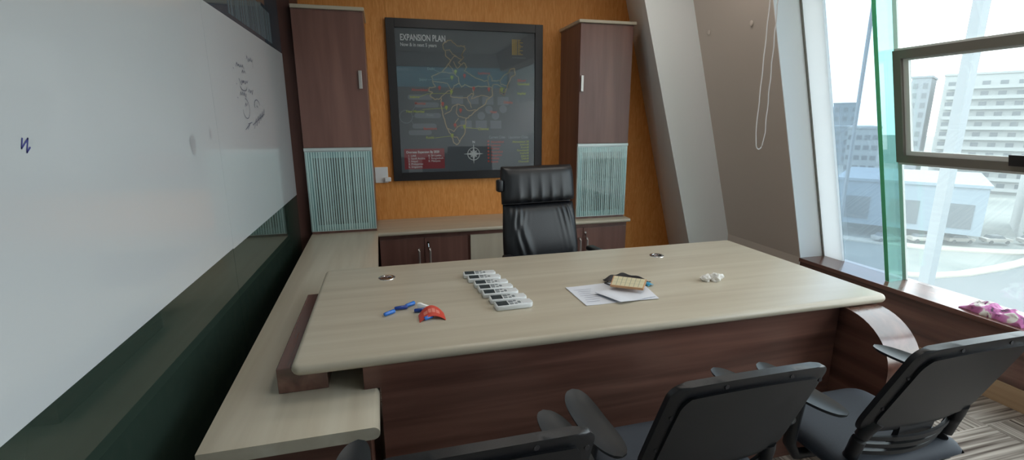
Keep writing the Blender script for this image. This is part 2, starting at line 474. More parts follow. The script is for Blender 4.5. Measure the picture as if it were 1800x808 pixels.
lines = [scribble(2.28, 1.724, .12, .012, 9, 1), scribble(2.46, 1.765, .11, .016, 8, 2), [(2.56, 1.772), (2.565, 1.742)], [(2.235, 1.712), (2.242, 1.709)],
         scribble(2.36, 1.705, .06, .010, 5, 3), [(2.30, 1.675), (2.33, 1.652), (2.37, 1.672)], scribble(2.33, 1.662, .11, .012, 8, 4), [(2.255, 1.652), (2.262, 1.650)],
         arc_yz(2.36, 1.645, .05, .016, PI, 2*PI), scribble(2.29, 1.606, .10, .013, 8, 5), scribble(2.43, 1.625, .08, .014, 6, 6), [(2.245, 1.597), (2.252, 1.595)],
         arc_yz(2.36, 1.555, .055, .042, -PI*.95, PI*.5), scribble(2.345, 1.565, .04, .016, 4, 7), arc_yz(2.56, 1.575, .05, .024, 0, PI*1.15),
         [(2.55, 1.572), (2.57, 1.565)], [(2.31, 1.466), (2.39, 1.490), (2.35, 1.468)], [(2.36, 1.490), (2.43, 1.496)]]
for i in range(5):
    lines.append([(2.46+.046*i, 1.468+.013*i), (2.51+.046*i, 1.512+.012*i), (2.52+.040*i, 1.480+.012*i)])
lines.append([(2.44, 1.485), (2.68, 1.535)])
obj('handwritten_notes', strokes_yz(B(), grow(lines, 1.206), .0046), M['pencil'], film, label='faint grey marker notes')
bm = B()
for (cy, cz, s) in ((2.04, 1.416, 1.2), (2.25, 1.452, .66)):
    vs = [bm.verts.new((GX(cy)+.003, cy+.022*s*math.cos(a)*(1+.2*math.sin(3*a)), cz+.03*s*math.sin(a))) for a in [2*PI*k/16 for k in range(16)]]
    bm.faces.new(vs)
obj('ink_smudge', bm, M['smudge'], film, label='faint grey smudges')

# ------------------------------------------------------------------ window
w1 = thing('window_1', 'wide leaning window with a green glass fin and an openable grey sash', 'window', (3.39, 1.0, .433), kind='structure')
def gpanel(bm, y0, y1, z0, z1, off=0, th=.012):
    """slab lying in the leaning glass plane; off moves it into the room"""
    return hexa(bm, [(GW(z0)-off, y0, z0), (GW(z0)-off+th, y0, z0), (GW(z0)-off+th, y1, z0), (GW(z0)-off, y1, z0),
                     (GW(z1)-off, y0, z1), (GW(z1)-off+th, y0, z1), (GW(z1)-off+th, y1, z1), (GW(z1)-off, y1, z1)])
obj('jamb_panel', gpanel(B(), 2.785, 2.953, .434, zt, .02, .024), M['frost'], w1, label='white jamb panel at the far end of the window')
obj('jamb_gasket', gpanel(B(), 2.941, 2.9535, .434, zt, .03, .009), M['sash'], w1)
obj('glass_pane', gpanel(B(), 2.345, 2.784, .434, zt), M['gl_tint'], w1, label='blue tinted fixed pane')
obj('glass_pane', gpanel(B(), YR, 2.317, .434, 1.235), M['gl_win'], w1)
obj('glass_pane', gpanel(B(), YR, 2.317, 1.895, zt), M['gl_win'], w1)
obj('glass_joint', gpanel(B(), 2.319, 2.344, .434, zt, .003, .016), M['pvc'], w1, label='pale silicone joint')
# fin, perpendicular to the pane
bm = B()
def fin(bm, y0, y1, d0, d1, mi=0):
    n0 = len(bm.faces)
    z0, z1 = .434, zt
    vs = [bm.verts.new(p) for p in ((GW(z0)-d1, y0, z0), (GW(z0)-d0, y0, z0), (GW(z0)-d0, y1, z0), (GW(z0)-d1, y1, z0),
                                    (GW(z1)-d1, y0, z1), (GW(z1)-d0, y0, z1), (GW(z1)-d0, y1, z1), (GW(z1)-d1, y1, z1))]
    for k, q in enumerate(((3,2,1,0),(4,5,6,7),(0,1,5,4),(1,2,6,5),(2,3,7,6),(3,0,4,7))):
        f = bm.faces.new([vs[i] for i in q]); f.material_index = mi if k != 5 else 1
    return bm
obj('glass_fin', fin(B(), 2.318, 2.345, .006, .155), [M['gl_fin'], M['gl_edge']], w1, label='green glass fin standing on the sill')
# sash
sash = obj('sash_frame', gpanel(gpanel(gpanel(gpanel(B(), 2.277, 2.322, 1.237, 1.893, .045, .05), .70, .745, 1.237, 1.893, .045, .05), .745, 2.277, 1.237, 1.283, .045, .05), .745, 2.277, 1.847, 1.893, .045, .05), M['sash'], w1, label='grey openable sash frame')
obj('sash_bead', gpanel(gpanel(gpanel(gpanel(B(), 2.245, 2.276, 1.284, 1.846, .025, .02), .746, .777, 1.284, 1.846, .025, .02), .777, 2.245, 1.284, 1.310, .025, .02), .777, 2.245, 1.836, 1.846, .025, .02), M['pvc'], sash, label='pale inner bead')
obj('sash_pane', gpanel(B(), .777, 2.245, 1.310, 1.836, .012, .008), M['gl_win'], sash)
bm = B()
gpanel(bm, 1.64, 1.735, 1.266, 1.322, .070, .025); gpanel(bm, 1.40, 1.65, 1.282, 1.306, .088, .018)
obj('sash_handle', bm, M['blackplastic'], sash, label='black sash handle')
obj('sash_seal', gpanel(gpanel(B(), .70, 2.322, 1.893, 1.906, .03, .03), .70, 2.322, 1.224, 1.237, .03, .03), M['pvc'], sash, label='ragged white sealant')

# blind cord
cord = thing('blind_cord', 'white looped blind cord hanging in front of the leaning wall', 'blind cord', (2.6, 2.9, 1.29))
bm = B()
zb = 1.30
pts = [(2.572, 2.925, 2.72)]
for i in range(1, 26): 
    t = i/26; pts.append((2.572+.002*math.sin(t*40), 2.925, 2.72-(2.72-zb-.06)*t))
for i in range(9):
    a = PI + PI*i/8; pts.append((2.600+.028*math.cos(a), 2.912, zb+.04+.045*math.sin(a)))
for i in range(1, 27):
    t = i/26; pts.append((2.628-.02*t+.003*math.sin(t*45), 2.90, zb+.06+(2.72-zb-.06)*t))
tube(bm, pts, .0038, 6)
obj('cord_loop', bm, M['cord'], cord, smooth=True)
obj('cord_bracket', bx(2.545, 2.64, 2.88, 2.945, 2.70, CEIL-.001, .004), M['pvc'], cord)
# little plugged fixing marks left on the wall
for (yy, zz, nm) in ((3.18, 2.19, 'small worn fixing mark on the leaning wall nearer the blind cord'), (3.66, 2.205, 'small worn fixing mark on the leaning wall nearer the column')):
    bm = B(); xx = TW(zz)
    lathe(bm, [(0, 0), (.010, 0), (.016, .003), (.013, .007), (.005, .008), (0, .006)], n=12)
    for v in bm.verts: v.co.z += .0015*noise.noise(v.co*300); v.co.x *= 1.5
    rot = Matrix.Rotation(-PI/2 + .273*0, 4, 'Y'); bmesh.ops.transform(bm, matrix=Matrix.Translation((xx+.0005, yy, zz)) @ rot, verts=bm.verts[:])
    o = tag(obj('wall_plug', bm, M['wall'], smooth=True), nm, 'wall plug')

# ------------------------------------------------------------------ cabinets and counters
ZR = .62
# return counter along the left wall
ret = thing('side_counter', 'cream topped side counter running along the glass wall under the desk end', 'counter', (-.3, 2.6, 0))
def xr(y): return -.061 - .010*(y-1.31)
ring = [(EX(1.31)+.003, 1.31), (xr(1.31), 1.31), (xr(3.898), 3.898), (xr(3.898), 4.45), (-.596, 4.45), (EX(3.98)+.004, 3.98)]
bm = prism(B(), ring, 'z', ZR-.04, ZR)
es = [e for e in bm.edges if all(abs(v.co.x - xr(v.co.y)) < 1e-4 for v in e.verts) and abs(e.verts[0].co.z-e.verts[1].co.z) < 1e-6 and e.verts[0].co.y < 3.9 and e.verts[1].co.y < 3.9]
bmesh.ops.bevel(bm, geom=es, offset=.0195, segments=5, profile=.5, affect='EDGES')
obj('countertop', bm, M['cream_y'], ret, smooth=True)
bm = prism(B(), [(EX(1.36)+.012, 1.36), (-.092, 1.36), (-.112, 3.9), (-.112, 4.44), (-.585, 4.44), (EX(3.98)+.012, 3.98)], 'z', .0, ZR-.041)
obj('cabinet_body', bm, M['brown_x'], ret)

# credenza under the back wall
cz = thing('credenza', 'low cream topped credenza with brown doors along the orange wall', 'credenza', (1.0, 4.2, 0))
bm = bx(-.086, 2.157, 3.9, 4.455, ZR-.032, ZR)
es = [e for e in bm.edges if all(v.co.y < 3.91 for v in e.verts) and abs(e.verts[0].co.z-e.verts[1].co.z) < 1e-6]
bmesh.ops.bevel(bm, geom=es, offset=.014, segments=4, profile=.5, affect='EDGES')
obj('countertop', bm, M['cream_x'], cz, smooth=True)
obj('body', bx(-.08, 2.14, 3.945, 4.45, .0, ZR-.033), M['brown_z'], cz)
def cdoor(x0, x1, hx, lock=False, mat='brown_z', nm='door'):
    d = obj(nm, bx(x0, x1, 3.926, 3.944, .08, .553, .002), M[mat], cz, label='cream drawer front' if mat != 'brown_z' else None)
    if hx is not None:
        bm = B(); tube(bm, [(hx, 3.925, .46), (hx, 3.905, .457), (hx, 3.897, .445), (hx, 3.897, .30), (hx, 3.905, .288), (hx, 3.925, .285)], .009, 10)
        obj('handle', bm, M['steel'], d, smooth=True, label='steel bar handle')
    if lock:
        bm = B(); lathe(bm, [(0, .008), (.010, .008), (.012, .004), (.012, 0)], n=14)
        bmesh.ops.transform(bm, matrix=Matrix.Translation((hx-.012, 3.926, .51)) @ Matrix.Rotation(PI/2, 4, 'X'), verts=bm.verts[:])
        tube(bm, [(hx-.012, 3.916, .505), (hx-.010, 3.912, .475)], .004, 6)
        obj('lock', bm, M['chrome'], d, smooth=True, label='small chrome lock with key')
cdoor(-.078, .276, .232); cdoor(.280, .640, .322, True)
cdoor(.668, 1.255, None, mat='cream_z', nm='drawer_front')
cdoor(1.278, 1.700, 1.668); cdoor(1.704, 2.130, 1.735, True)

def tall_cabinet(x0, x1, z0, name_label, hx, over):
    t = thing('tall_cabinet', name_label, 'cabinet', ((x0+x1)/2, 4.2, z0))
    yf = 3.985
    zg, ztop = 1.297, 2.295
    # carcass: upper closed box, lower open niche behind the glass
    bm = B()
    box(bm, x0, x1, yf+.02, 4.452, zg, ztop)
    box(bm, x0, x0+.018, yf+.02, 4.452, z0+.001, zg); box(bm, x1-.018, x1, yf+.02, 4.452, z0+.001, zg)
    box(bm, x0+.018, x1-.018, 4.43, 4.452, z0+.001, zg); box(bm, x0+.018, x1-.018, yf+.02, 4.43, z0+.001, z0+.019)
    box(bm, x0+.018, x1-.018, yf+.05, 4.43, .955, .973)
    obj('carcass', bm, M['brown_z'], t)
    d = obj('upper_door', bx(x0+.001, x1-.001, yf, yf+.019, zg+.006, ztop-.001, .0015), M['brown_z'], t)
    bm = B()
    box(bm, hx-.012, hx+.012, yf-.018, yf-.011, 1.742, 1.874, .002); box(bm, hx-.010, hx+.010, yf-.012, yf, 1.746, 1.758); box(bm, hx-.010, hx+.010, yf-.012, yf, 1.858, 1.870)
    obj('handle', bm, M['steel'], d, label='steel bow handle')
    g = .052
    f = obj('glass_door', B_frame(x0+.001, x1-.001, z0+.022, zg-.022, g, yf+.003, yf+.018), M['alu'], t, label='aluminium framed door of striped glass')
    obj('striped_pane', bx(x0+.006, x1-.006, yf-.003, yf+.002, z0+.028, zg-.028), M['stripe'], f, label='clear glass etched with pale upright stripes')
    obj('door_rail', bx(x0-.001, x1+.001, yf-.006, yf+.019, zg-.021, zg+.003, .002), M['alu'], f, label='aluminium edge rail')
    obj('cornice', bx(x0-over[0], x1+over[1], yf-.02, 4.455, ztop, ztop+.026, .006), M['cream_x'], t, label='cream top board')
    return t
def B_frame(x0, x1, z0, z1, g, y0, y1):
    bm = B()
    box(bm, x0, x0+g, y0, y1, z0, z1); box(bm, x1-g, x1, y0, y1, z0, z1)
    box(bm, x0+g, x1-g, y0, y1, z0, z0+g); box(bm, x0+g, x1-g, y0, y1, z1-g, z1)
    return bm
tall_cabinet(-.594, -.094, ZR, 'tall brown wall cabinet at the left, its striped glass door standing on the side counter', -.142, (.0, .012))
tall_cabinet(1.651, 2.138, ZR, 'tall brown wall cabinet at the right, beside the leaning column', 1.672, (.02, .02))

# wall socket with plug beside the left cabinet
sk = thing('wall_socket', 'white wall socket with a plug on the orange wall beside the left cabinet', 'socket', (-.01, 4.45, 1.03))
obj('plate', bx(-.09, .022, 4.443, 4.4555, .96, 1.10, .003), M['white'], sk)
obj('plug', bx(-.01, .045, 4.405, 4.4425, .972, 1.010, .006), M['white'], sk)

# ------------------------------------------------------------------ framed map
fm = thing('framed_map', 'large black framed map poster on the orange wall between the cabinets', 'framed poster', (.766, 4.44, .974))
bm = B_frame(.072, 1.46, .974, 2.344, .072, 4.412, 4.4545)
bmesh.ops.bevel(bm, geom=[e for e in bm.edges], offset=.002, segments=1, affect='EDGES')
obj('frame', bm, M['black'], fm)
po = obj('poster', bx(.1445, 1.3875, 4.428, 4.452, 1.0465, 2.2715), M['poster'], fm)
YP = 4.4272
def sxz(bm, lines, w, y=YP):
    for pts in lines:
        for p, q in zip(pts, pts[1:]):
            d = Vector((q[0]-p[0], q[1]-p[1]))
            if d.length < 1e-6: continue
            d.normalize(); n = Vector((-d.y, d.x))*w/2; e = d*w*.3
            cs = [(p[0]-e.x+n.x, p[1]-e.y+n.y), (q[0]+e.x+n.x, q[1]+e.y+n.y), (q[0]+e.x-n.x, q[1]+e.y-n.y), (p[0]-e.x-n.x, p[1]-e.y-n.y)]
            bm.faces.new([bm.verts.new((c[0], y, c[1])) for c in cs])
    return bm
def disc(bm, x, z, r, y=YP, n=16, rz=None):
    bm.faces.new([bm.verts.new((x+r*math.cos(2*PI*k/n), y, z+(rz or r)*math.sin(2*PI*k/n))) for k in range(n)]); return bm
def rectxz(bm, x0, x1, z0, z1, y=YP):
    bm.faces.new([bm.verts.new(p) for p in ((x0, y, z0), (x1, y, z0), (x1, y, z1), (x0, y, z1))]); return bm
def ringxz(bm, x, z, r, w, y=YP, n=32):
    return sxz(bm, [[(x+r*math.cos(2*PI*k/n), z+r*math.sin(2*PI*k/n)) for k in range(n+1)]], w, y)
def text(bm, s, x, z, size, y=YP, align='LEFT', sx=1.0, bold=0, M4=None):
    cu = bpy.data.curves.new('t', 'FONT'); cu.body = s; cu.size = size; cu.align_x = align; cu.offset = bold; cu.resolution_u = 3
    ob = bpy.data.objects.new('t', cu); COL.objects.link(ob)
    dg = bpy.context.evaluated_depsgraph_get(); me = bpy.data.meshes.new_from_object(ob.evaluated_get(dg))
    me.transform(M4 or (Matrix.Translation((x, y, z)) @ Matrix.Rotation(PI/2, 4, 'X') @ Matrix.Diagonal((sx, 1, 1, 1))))
    bm.from_mesh(me)
    bpy.data.objects.remove(ob); bpy.data.curves.remove(cu); bpy.data.meshes.remove(me)
    return bm
OUT=[(0.552,2.151),(0.591,2.183),(0.626,2.184),(0.667,2.146),(0.695,2.138),(0.74,2.143),(0.743,2.112),(0.723,2.084),(0.713,2.066),(0.728,2.048),(0.712,2.029),(0.682,2.001),(0.704,1.983),(0.73,2.002),(0.755,1.966),(0.734,1.934),(0.758,1.92),(0.796,1.896),(0.855,1.869),(0.905,1.851),(0.945,1.852),(0.946,1.886),(0.96,1.909),(0.976,1.887),(0.982,1.853),(1.037,1.853),(1.061,1.86),(1.098,1.904),(1.143,1.928),(1.156,1.956),(1.195,1.963),(1.201,1.91),(1.17,1.894),(1.149,1.855),(1.128,1.813),(1.114,1.765),(1.097,1.726),(1.083,1.735),(1.056,1.754),(1.061,1.793),(1.087,1.793),(1.036,1.821),(0.996,1.821),(0.985,1.801),(0.988,1.725),(0.957,1.705),(0.933,1.686),(0.918,1.647),(0.871,1.618),(0.83,1.589),(0.789,1.551),(0.738,1.522),(0.73,1.464),(0.725,1.395),(0.693,1.347),(0.672,1.308),(0.645,1.288),(0.622,1.305),(0.604,1.358),(0.576,1.416),(0.548,1.484),(0.528,1.56),(0.52,1.617),(0.516,1.674),(0.521,1.711),(0.497,1.688),(0.459,1.688),(0.422,1.719),(0.446,1.744),(0.414,1.756),(0.421,1.788),(0.472,1.794),(0.449,1.84),(0.443,1.88),(0.496,1.905),(0.534,1.919),(0.56,1.949),(0.594,1.99),(0.615,2.017),(0.572,2.053),(0.569,2.098),(0.551,2.124),(0.552,2.151)]
INN=[[(0.615,2.017),(0.645,2.055),(0.712,2.029)],[(0.569,2.098),(0.608,2.108),(0.63,2.072),(0.668,2.052)],[(0.594,1.99),(0.626,1.95),(0.644,1.908),(0.678,1.881),(0.686,1.825),(0.637,1.806),(0.616,1.768)],[(0.639,2.009),(0.658,1.973),(0.671,1.951),(0.704,1.983)],[(0.686,1.825),(0.705,1.794),(0.731,1.817),(0.794,1.795),(0.854,1.805),(0.955,1.799)],[(0.521,1.711),(0.577,1.758),(0.616,1.768),(0.605,1.712),(0.673,1.703),(0.752,1.704),(0.771,1.666),(0.79,1.618)],[(0.547,1.56),(0.601,1.589),(0.622,1.627),(0.662,1.646),(0.711,1.637),(0.74,1.608),(0.77,1.589),(0.83,1.599)],[(0.662,1.646),(0.65,1.579),(0.669,1.541),(0.708,1.531),(0.738,1.522)],[(0.566,1.436),(0.625,1.406),(0.656,1.445),(0.637,1.483),(0.668,1.522)],[(0.656,1.445),(0.696,1.46),(0.73,1.464)],[(0.604,1.363),(0.653,1.357),(0.672,1.308)],[(0.804,1.795),(0.813,1.733),(0.792,1.694),(0.842,1.714),(0.893,1.724),(0.953,1.711)],[(0.945,1.852),(0.955,1.799),(0.985,1.799)],[(0.752,1.704),(0.793,1.742),(0.813,1.733)],[(1.057,1.854),(1.067,1.822),(1.128,1.813)],[(0.644,1.908),(0.602,1.911),(0.534,1.919)],[(0.449,1.84),(0.522,1.832),(0.579,1.824),(0.616,1.768)]]
def wig(l, a, sd):
    r = random.Random(sd); o = [l[0]]
    for p, q in zip(l, l[1:]):
        for k in (1, 2): o.append((p[0]+(q[0]-p[0])*k/3+r.uniform(-a, a), p[1]+(q[1]-p[1])*k/3+r.uniform(-a, a)))
        o.append(q)
    return o
for (x, z, hw) in ((.335, 1.704, .085), (.39, 1.639, .085), (.395, 1.547, .095), (.363, 1.456, .085), (.322, 1.399, .08)):  # flat pale grey shapes laid over the poster
    pts_ = [(x+hw+.022*math.sin(a), z-.022*math.cos(a)) for a in [PI*k/8 for k in range(9)]]+[(x-hw-.022*math.sin(a), z+.022*math.cos(a)) for a in [PI*k/8 for k in range(9)]]
    bm = B(); bm.faces.new([bm.verts.new((p[0], YP+.0004, p[1])) for p in pts_]); obj('pale_bar', bm, M['p_grey'], po)
for (x, z) in ((.663, 1.684), (.806, 1.685), (.943, 1.68), (1.086, 1.677), (.737, 1.467), (.878, 1.467), (1.016, 1.466)):
    obj('pale_square', rectxz(B(), x-.052, x+.052, z-.036, z+.036, YP+.0004), M['p_grey'], po)
for (x, z) in ((.88, 1.545), (.952, 1.599), (1.013, 1.545), (1.086, 1.605)): obj('pale_dot', disc(B(), x, z, .036, YP+.0004), M['p_grey'], po)
bm = ringxz(B(), .205, 1.538, .055, .006, YP+.0004); sxz(bm, [[(.26, 1.538), (.30, 1.547)], [(.25, 1.575), (.30, 1.639)], [(.25, 1.50), (.28, 1.456)]], .005, YP+.0004)
obj('pale_ring', bm, M['p_grey'], po)
bm = sxz(B(), [wig(OUT, .004, 1)], .0095, YP+.0002); sxz(bm, [wig(l, .004, i+5) for i, l in enumerate(INN)], .007, YP+.0002)
obj('map_outline', bm, M['p_map'], po, label='tan outlined country map with state borders')
bm = text(B(), 'EXPANSION PLAN', .186, 2.172, .072, sx=.66, bold=.0016); text(bm, 'Now & in next 5 years', .186, 2.125, .040, sx=.84, bold=.0006)
obj('title_lettering', bm, M['p_white'], po, label='white lettering EXPANSION PLAN')
RP=[(0.508,1.782),(0.733,1.888),(0.531,1.645),(0.69,1.589),(0.636,1.458),(0.954,1.776),(0.814,1.78)]
GP=[(0.654,1.921),(0.62,1.871),(0.612,1.749),(0.563,1.613),(0.722,1.444),(0.608,1.367),(1.077,1.774)]
def pin(x, z, m):
    bm = B(); disc(bm, x, z+.008, .013, YP-.0002); bm.faces.new([bm.verts.new(p) for p in ((x-.011, YP-.0002, z+.002), (x+.011, YP-.0002, z+.002), (x, YP-.0002, z-.022))])
    obj('map_pin', bm, M[m], po)
for x, z in RP: pin(x, z, 'p_red')
for x, z in GP: pin(x, z, 'p_yel')
def word(s, x, z, size, m, **k): obj('city_name', text(B(), s, x, z, size, y=YP-.0002, **k), M[m], po)
for s_, x, z in (('Ahmedabad', .262, 1.757), ('Mumbai', .285, 1.642), ('Bangalore', .352, 1.424), ('Lucknow', .856, 1.908), ('Siliguri', 1.222, 1.850), ('Odisha', 1.09, 1.655), ('Vizag', .962, 1.570)):
    word(s_, x, z, .030, 'p_red', bold=.0006)
for s_, x, z in (('Indore', .245, 1.697), ('Navi Mumbai', .207, 1.573), ('Kochi', .372, 1.345), ('Chennai', .847, 1.418), ('Guwahati', 1.222, 1.820), ('Imphal', 1.222, 1.736)):
    word(s_, x, z, .030, 'p_yel', bold=.0006)
for s_, x, z in (('Delhi', .406, 1.934), ('Jaipur', .335, 1.845), ('Pune', .385, 1.543)): word(s_, x, z, .030, 'p_teal', bold=.0004)
for i, s_ in enumerate(('Ahmedabad', 'Lucknow', 'Mumbai', 'Hyderabad', 'Bangalore', 'Kolkata', 'Ranchi')):
    bm = text(B(), s_, .965, 1.300-.0305*i, .026, y=YP-.0002, bold=.0004); disc(bm, .942, 1.314-.0305*i, .009, YP-.0002); obj('list_entry', bm, M['p_red'], po)
for i, s_ in enumerate(('Ahmedabad 2', 'Indore', 'Kochi', 'Guwahati', 'Imphal', 'Jaipur', 'Delhi', 'Chennai')):
    bm = text(B(), s_, 1.318, 1.298-.0265*i, .026, y=YP-.0002, align='RIGHT', bold=.0004); rectxz(bm, 1.322, 1.332, 1.298-.0265*i, 1.316-.0265*i, YP-.0002); obj('list_entry', bm, M['p_yel'], po)
for l in ([(.735, 1.44), (.845, 1.43)], [(.45, 1.351), (.60, 1.367)], [(.32, 1.703), (.40, 1.735), (.61, 1.74)], [(.35, 1.60), (.55, 1.613)]): obj('leader_line', sxz(B(), [l], .0035), M['p_yel'], po)
for l in ([(.47, 1.935), (.52, 1.915), (.64, 1.915)], [(.41, 1.852), (.61, 1.868)]): obj('leader_line', sxz(B(), [l], .0035), M['p_teal'], po)
obj('state_outline', ringxz(B(), 1.085, 1.775, .022, .008), M['p_yel'], po, label='yellow outlined state')
obj('list_heading', text(B(), 'Current Cities', .948, 1.340, .034, sx=.78, bold=.0006), M['p_teal'], po, label='pale heading Current Cities')
obj('list_heading', text(B(), 'Upcoming Cities', 1.134, 1.338, .034, sx=.84, bold=.0006), M['p_teal'], po, label='pale heading Upcoming Cities')
# compass rose
bm = B(); cx, cz_ = .802, 1.202
ringxz(bm, cx, cz_, .056, .007); ringxz(bm, cx, cz_, .030, .004)
for k in range(8):
    a = PI/4*k; L_ = .094 if k % 2 == 0 else .05; w_ = .012 if k % 2 == 0 else .010
    u = Vector((math.cos(a), math.sin(a))); n = Vector((-u.y, u.x))
    ps = [Vector((cx, cz_)) + n*w_, Vector((cx, cz_)) + u*L_, Vector((cx, cz_)) - n*w_]
    bm.faces.new([bm.verts.new((p.x, YP-.0002-.00005*k, p.y)) for p in ps])
text(bm, 'N', .804, 1.300, .030, align='CENTER', bold=.0008)
obj('compass_rose', bm, M['p_white'], po, label='white compass rose')
obj('red_panel', rectxz(B(), .172, .532, 1.076, 1.257, YP+.0002), M['p_box'], po, label='dark red panel at the lower left')
bm = text(B(), 'Overseas Expansion By 2020', .190, 1.218, .030, y=YP-.0004, sx=.84, bold=.0005)
for i, s in enumerate(('1. UAE', '2. Saudi Arabia', '3. Nepal', '4. Philippines', '5. Singapore')): text(bm, s, .205, 1.187-.0245*i, .025, y=YP-.0004)
for i, s in enumerate(('6. Sri Lanka', '7. Bangladesh', '8. Malaysia')): text(bm, s, .385, 1.187-.0245*i, .025, y=YP-.0004)
obj('panel_lettering', bm, M['p_white'], po, label='white list on the red panel')
bm = B()
x = 1.172
for w in (.008, .008, .008, .007): rectxz(bm, x, x+w, 2.080, 2.214); x += w+.0045
for i in range(12): rectxz(bm, 1.224, 1.224+(.05 if i % 3 == 0 else .03 if i % 2 else .022), 2.083+.0112*i, 2.083+.0112*i+.0055)
obj('bar_emblem', bm, M['p_gold'], po, label='gold emblem of upright bars')
bm = B()
for i in range(11): rectxz(bm, 1.176+.0118*i, 1.176+.0118*i+.007, 2.052, 2.062)
obj('emblem_caption', bm, M['p_grey'], po)
obj('picture_glass', bx(.145, 1.387, 4.4195, 4.4225, 1.047, 2.271), M['gl_clear'], fm)

# ------------------------------------------------------------------ main desk
DX0, DX1, DY0, DY1, DZ = -.328, 2.108, 1.495, 2.541, .75
dk = thing('executive_desk', 'large cream topped executive desk with brown walnut front panel', 'desk', (.9, 2.0, 0))
def rrect(x0, x1, y0, y1, r, n=5):
    o = []
    for cx, cy, a in ((x1-r, y0+r, -PI/2), (x1-r, y1-r, 0), (x0+r, y1-r, PI/2), (x0+r, y0+r, PI)):
        o += [(cx+r*math.cos(a+PI/2*k/n), cy+r*math.sin(a+PI/2*k/n)) for k in range(n+1)]
    return o
bm = B(); rings = []
for k in range(11):
    a = -PI/2+PI*k/10; ins = .019*(1-math.cos(a))
    rings.append([bm.verts.new((p[0], p[1], DZ-.019+.019*math.sin(a))) for p in rrect(DX0+ins, DX1-ins, DY0+ins, DY1-ins, .034-ins)])
for A_, C_ in zip(rings, rings[1:]):
    for i in range(len(A_)): bm.faces.new((A_[i], A_[(i+1) % len(A_)], C_[(i+1) % len(A_)], C_[i]))
bm.faces.new(rings[0][::-1]); bm.faces.new(rings[-1])
obj('desk_top', bm, M['cream_x'], dk, smooth=True, angle=50)
prof = [(1.878, 0), (1.878, DZ-.04), (-.112, DZ-.04), (-.112, ZR+.001), (-.0585, ZR+.001), (-.0585, 0)]
obj('front_panel', prism(B(), prof, 'y', 1.528, 1.552), M['brown_x'], dk)
obj('riser_block', bx(-.385, -.229, 1.572, 2.29, ZR+.001, DZ-.039, .003), M['brown_y'], dk, label='brown block raising the desk end off the side counter')
# rounded end panel on the right: profile in y,z
prof = []
R_ = .20
for i in range(13):
    a = PI/2 + PI/2*i/12
    prof.append((1.288+R_*1.08+R_*1.08*math.cos(a), DZ-.039-R_+R_*math.sin(a)))
prof += [(1.288, 0), (2.48, 0), (2.48, DZ-.039)]
obj('end_panel', prism(B(), prof, 'x', 1.880, 2.052, r=.002, seg=1), M['brown_y'], dk, smooth=True, angle=30, label='thick brown end panel with a rounded front')
obj('shelf_panel', bx(-.05, 1.879, 1.95, 1.97, .30, DZ-.04), M['brown_x'], dk)
for gx_, gy_ in ((-.024, 2.324), (1.463, 2.325)):
    bm = lathe(B(), [(.024, .0005), (.026, .0035), (.036, .004), (.040, .0022), (.0405, .0003)], (gx_, gy_, DZ), 28)
    g_ = obj('cable_grommet', bm, M['chrome'], dk, smooth=True, label='chrome cable grommet')
    bm = lathe(B(), [(0, .0012), (.0245, .0012), (.0245, .0002), (0, .0002)], (gx_, gy_, DZ), 24)
    c_ = obj('grommet_hole', bm, M['blackplastic'], g_)
    bm = B(); tube(bm, [(gx_-.022, gy_-.004, DZ+.003), (gx_, gy_+.002, DZ+.0042), (gx_+.010, gy_+.012, DZ+.003)], .003, 6)
    obj('grommet_cover', lathe(bm, [(0, .0030), (.010, .0030), (.011, .0014), (0, .0014)], (gx_-.004, gy_+.002, DZ), 14), M['brown_y'], g_)

# ------------------------------------------------------------------ executive chair
ec = thing('executive_chair', 'black leather high back executive chair behind the desk', 'office chair', (0, 0, 0))
def pad(nu, nv, hw, z0, z1, yc, T, wr, pow_u=8, pow_v=8):
    def prof(u, v):
        w = 2*v-1
        return max(0, (1-abs(u)**pow_u))**.5 * max(0, (1-abs(w)**pow_v))**.5
    def F(u, v):
        z = z0+(z1-z0)*v
        t = T*prof(u, v)
        return (hw(v)*u, yc(z)+.022*u*u*0 - t - wr(u, v)*prof(u, v), z)
    def K(u, v):
        z = z0+(z1-z0)*v
        return (hw(v)*u, yc(z)+.5*T*prof(u, v)+1e-7, z)
    return sheet(B(), nu, nv, F, K)
def ecy(z): return .20 + .16*(z-.5)         # reclined line
def wr_head(u, v):
    s = math.exp(-v/.28)
    c = .5+.5*math.cos(u*PI*6.3+.7*math.sin(3*u))
    e = max(0, 1-abs(u)**3*1.1)
    return .017*s*(c**2)*e + .006*math.exp(-((v-.5)/.5)**2)
def wr_back(u, v):
    q = 1-v
    s = math.exp(-q/.20)
    side = math.exp(-((abs(u)-.72)/.22)**2)
    c = .5+.5*math.cos((abs(u)-.10*q*3)*PI*14)
    d = math.exp(-(((u+.55)+(q-.3)*-.55)/.09)**2)*.012*math.exp(-((q-.45)/.3)**2)
    d2 = math.exp(-(((u+.75)+(q-.3)*-.5)/.06)**2)*.010*math.exp(-((q-.5)/.3)**2)
    return .016*s*side*c + d + d2 + .012*math.exp(-((v-.45)/.35)**2)
lr = obj('backrest', pad(72, 72, lambda v: .272-.012*v+.010*math.sin(PI*v), .44, .955, ecy, .050, wr_back), M['leather'], ec, smooth=True, angle=None)
obj('headrest', pad(72, 48, lambda v: .268-.010*v**6, .960, 1.205, ecy, .062, wr_head, 8, 6), M['leather'], ec, smooth=True, angle=None)
bm = sheet(B(), 16, 20, lambda u, v: (.245*u, ecy(.46+.72*v)+.022, .46+.72*v), lambda u, v: (.255*u*(1-.1*v**8), ecy(.46+.72*v)+.055*(1-abs(u)**6*.6), .46+.72*v))
obj('back_shell', bm, M['leather'], ec, smooth=True)
bm = B(); box(bm, -.302, -.262, .245, .30, 1.045, 1.125, .012, 3)
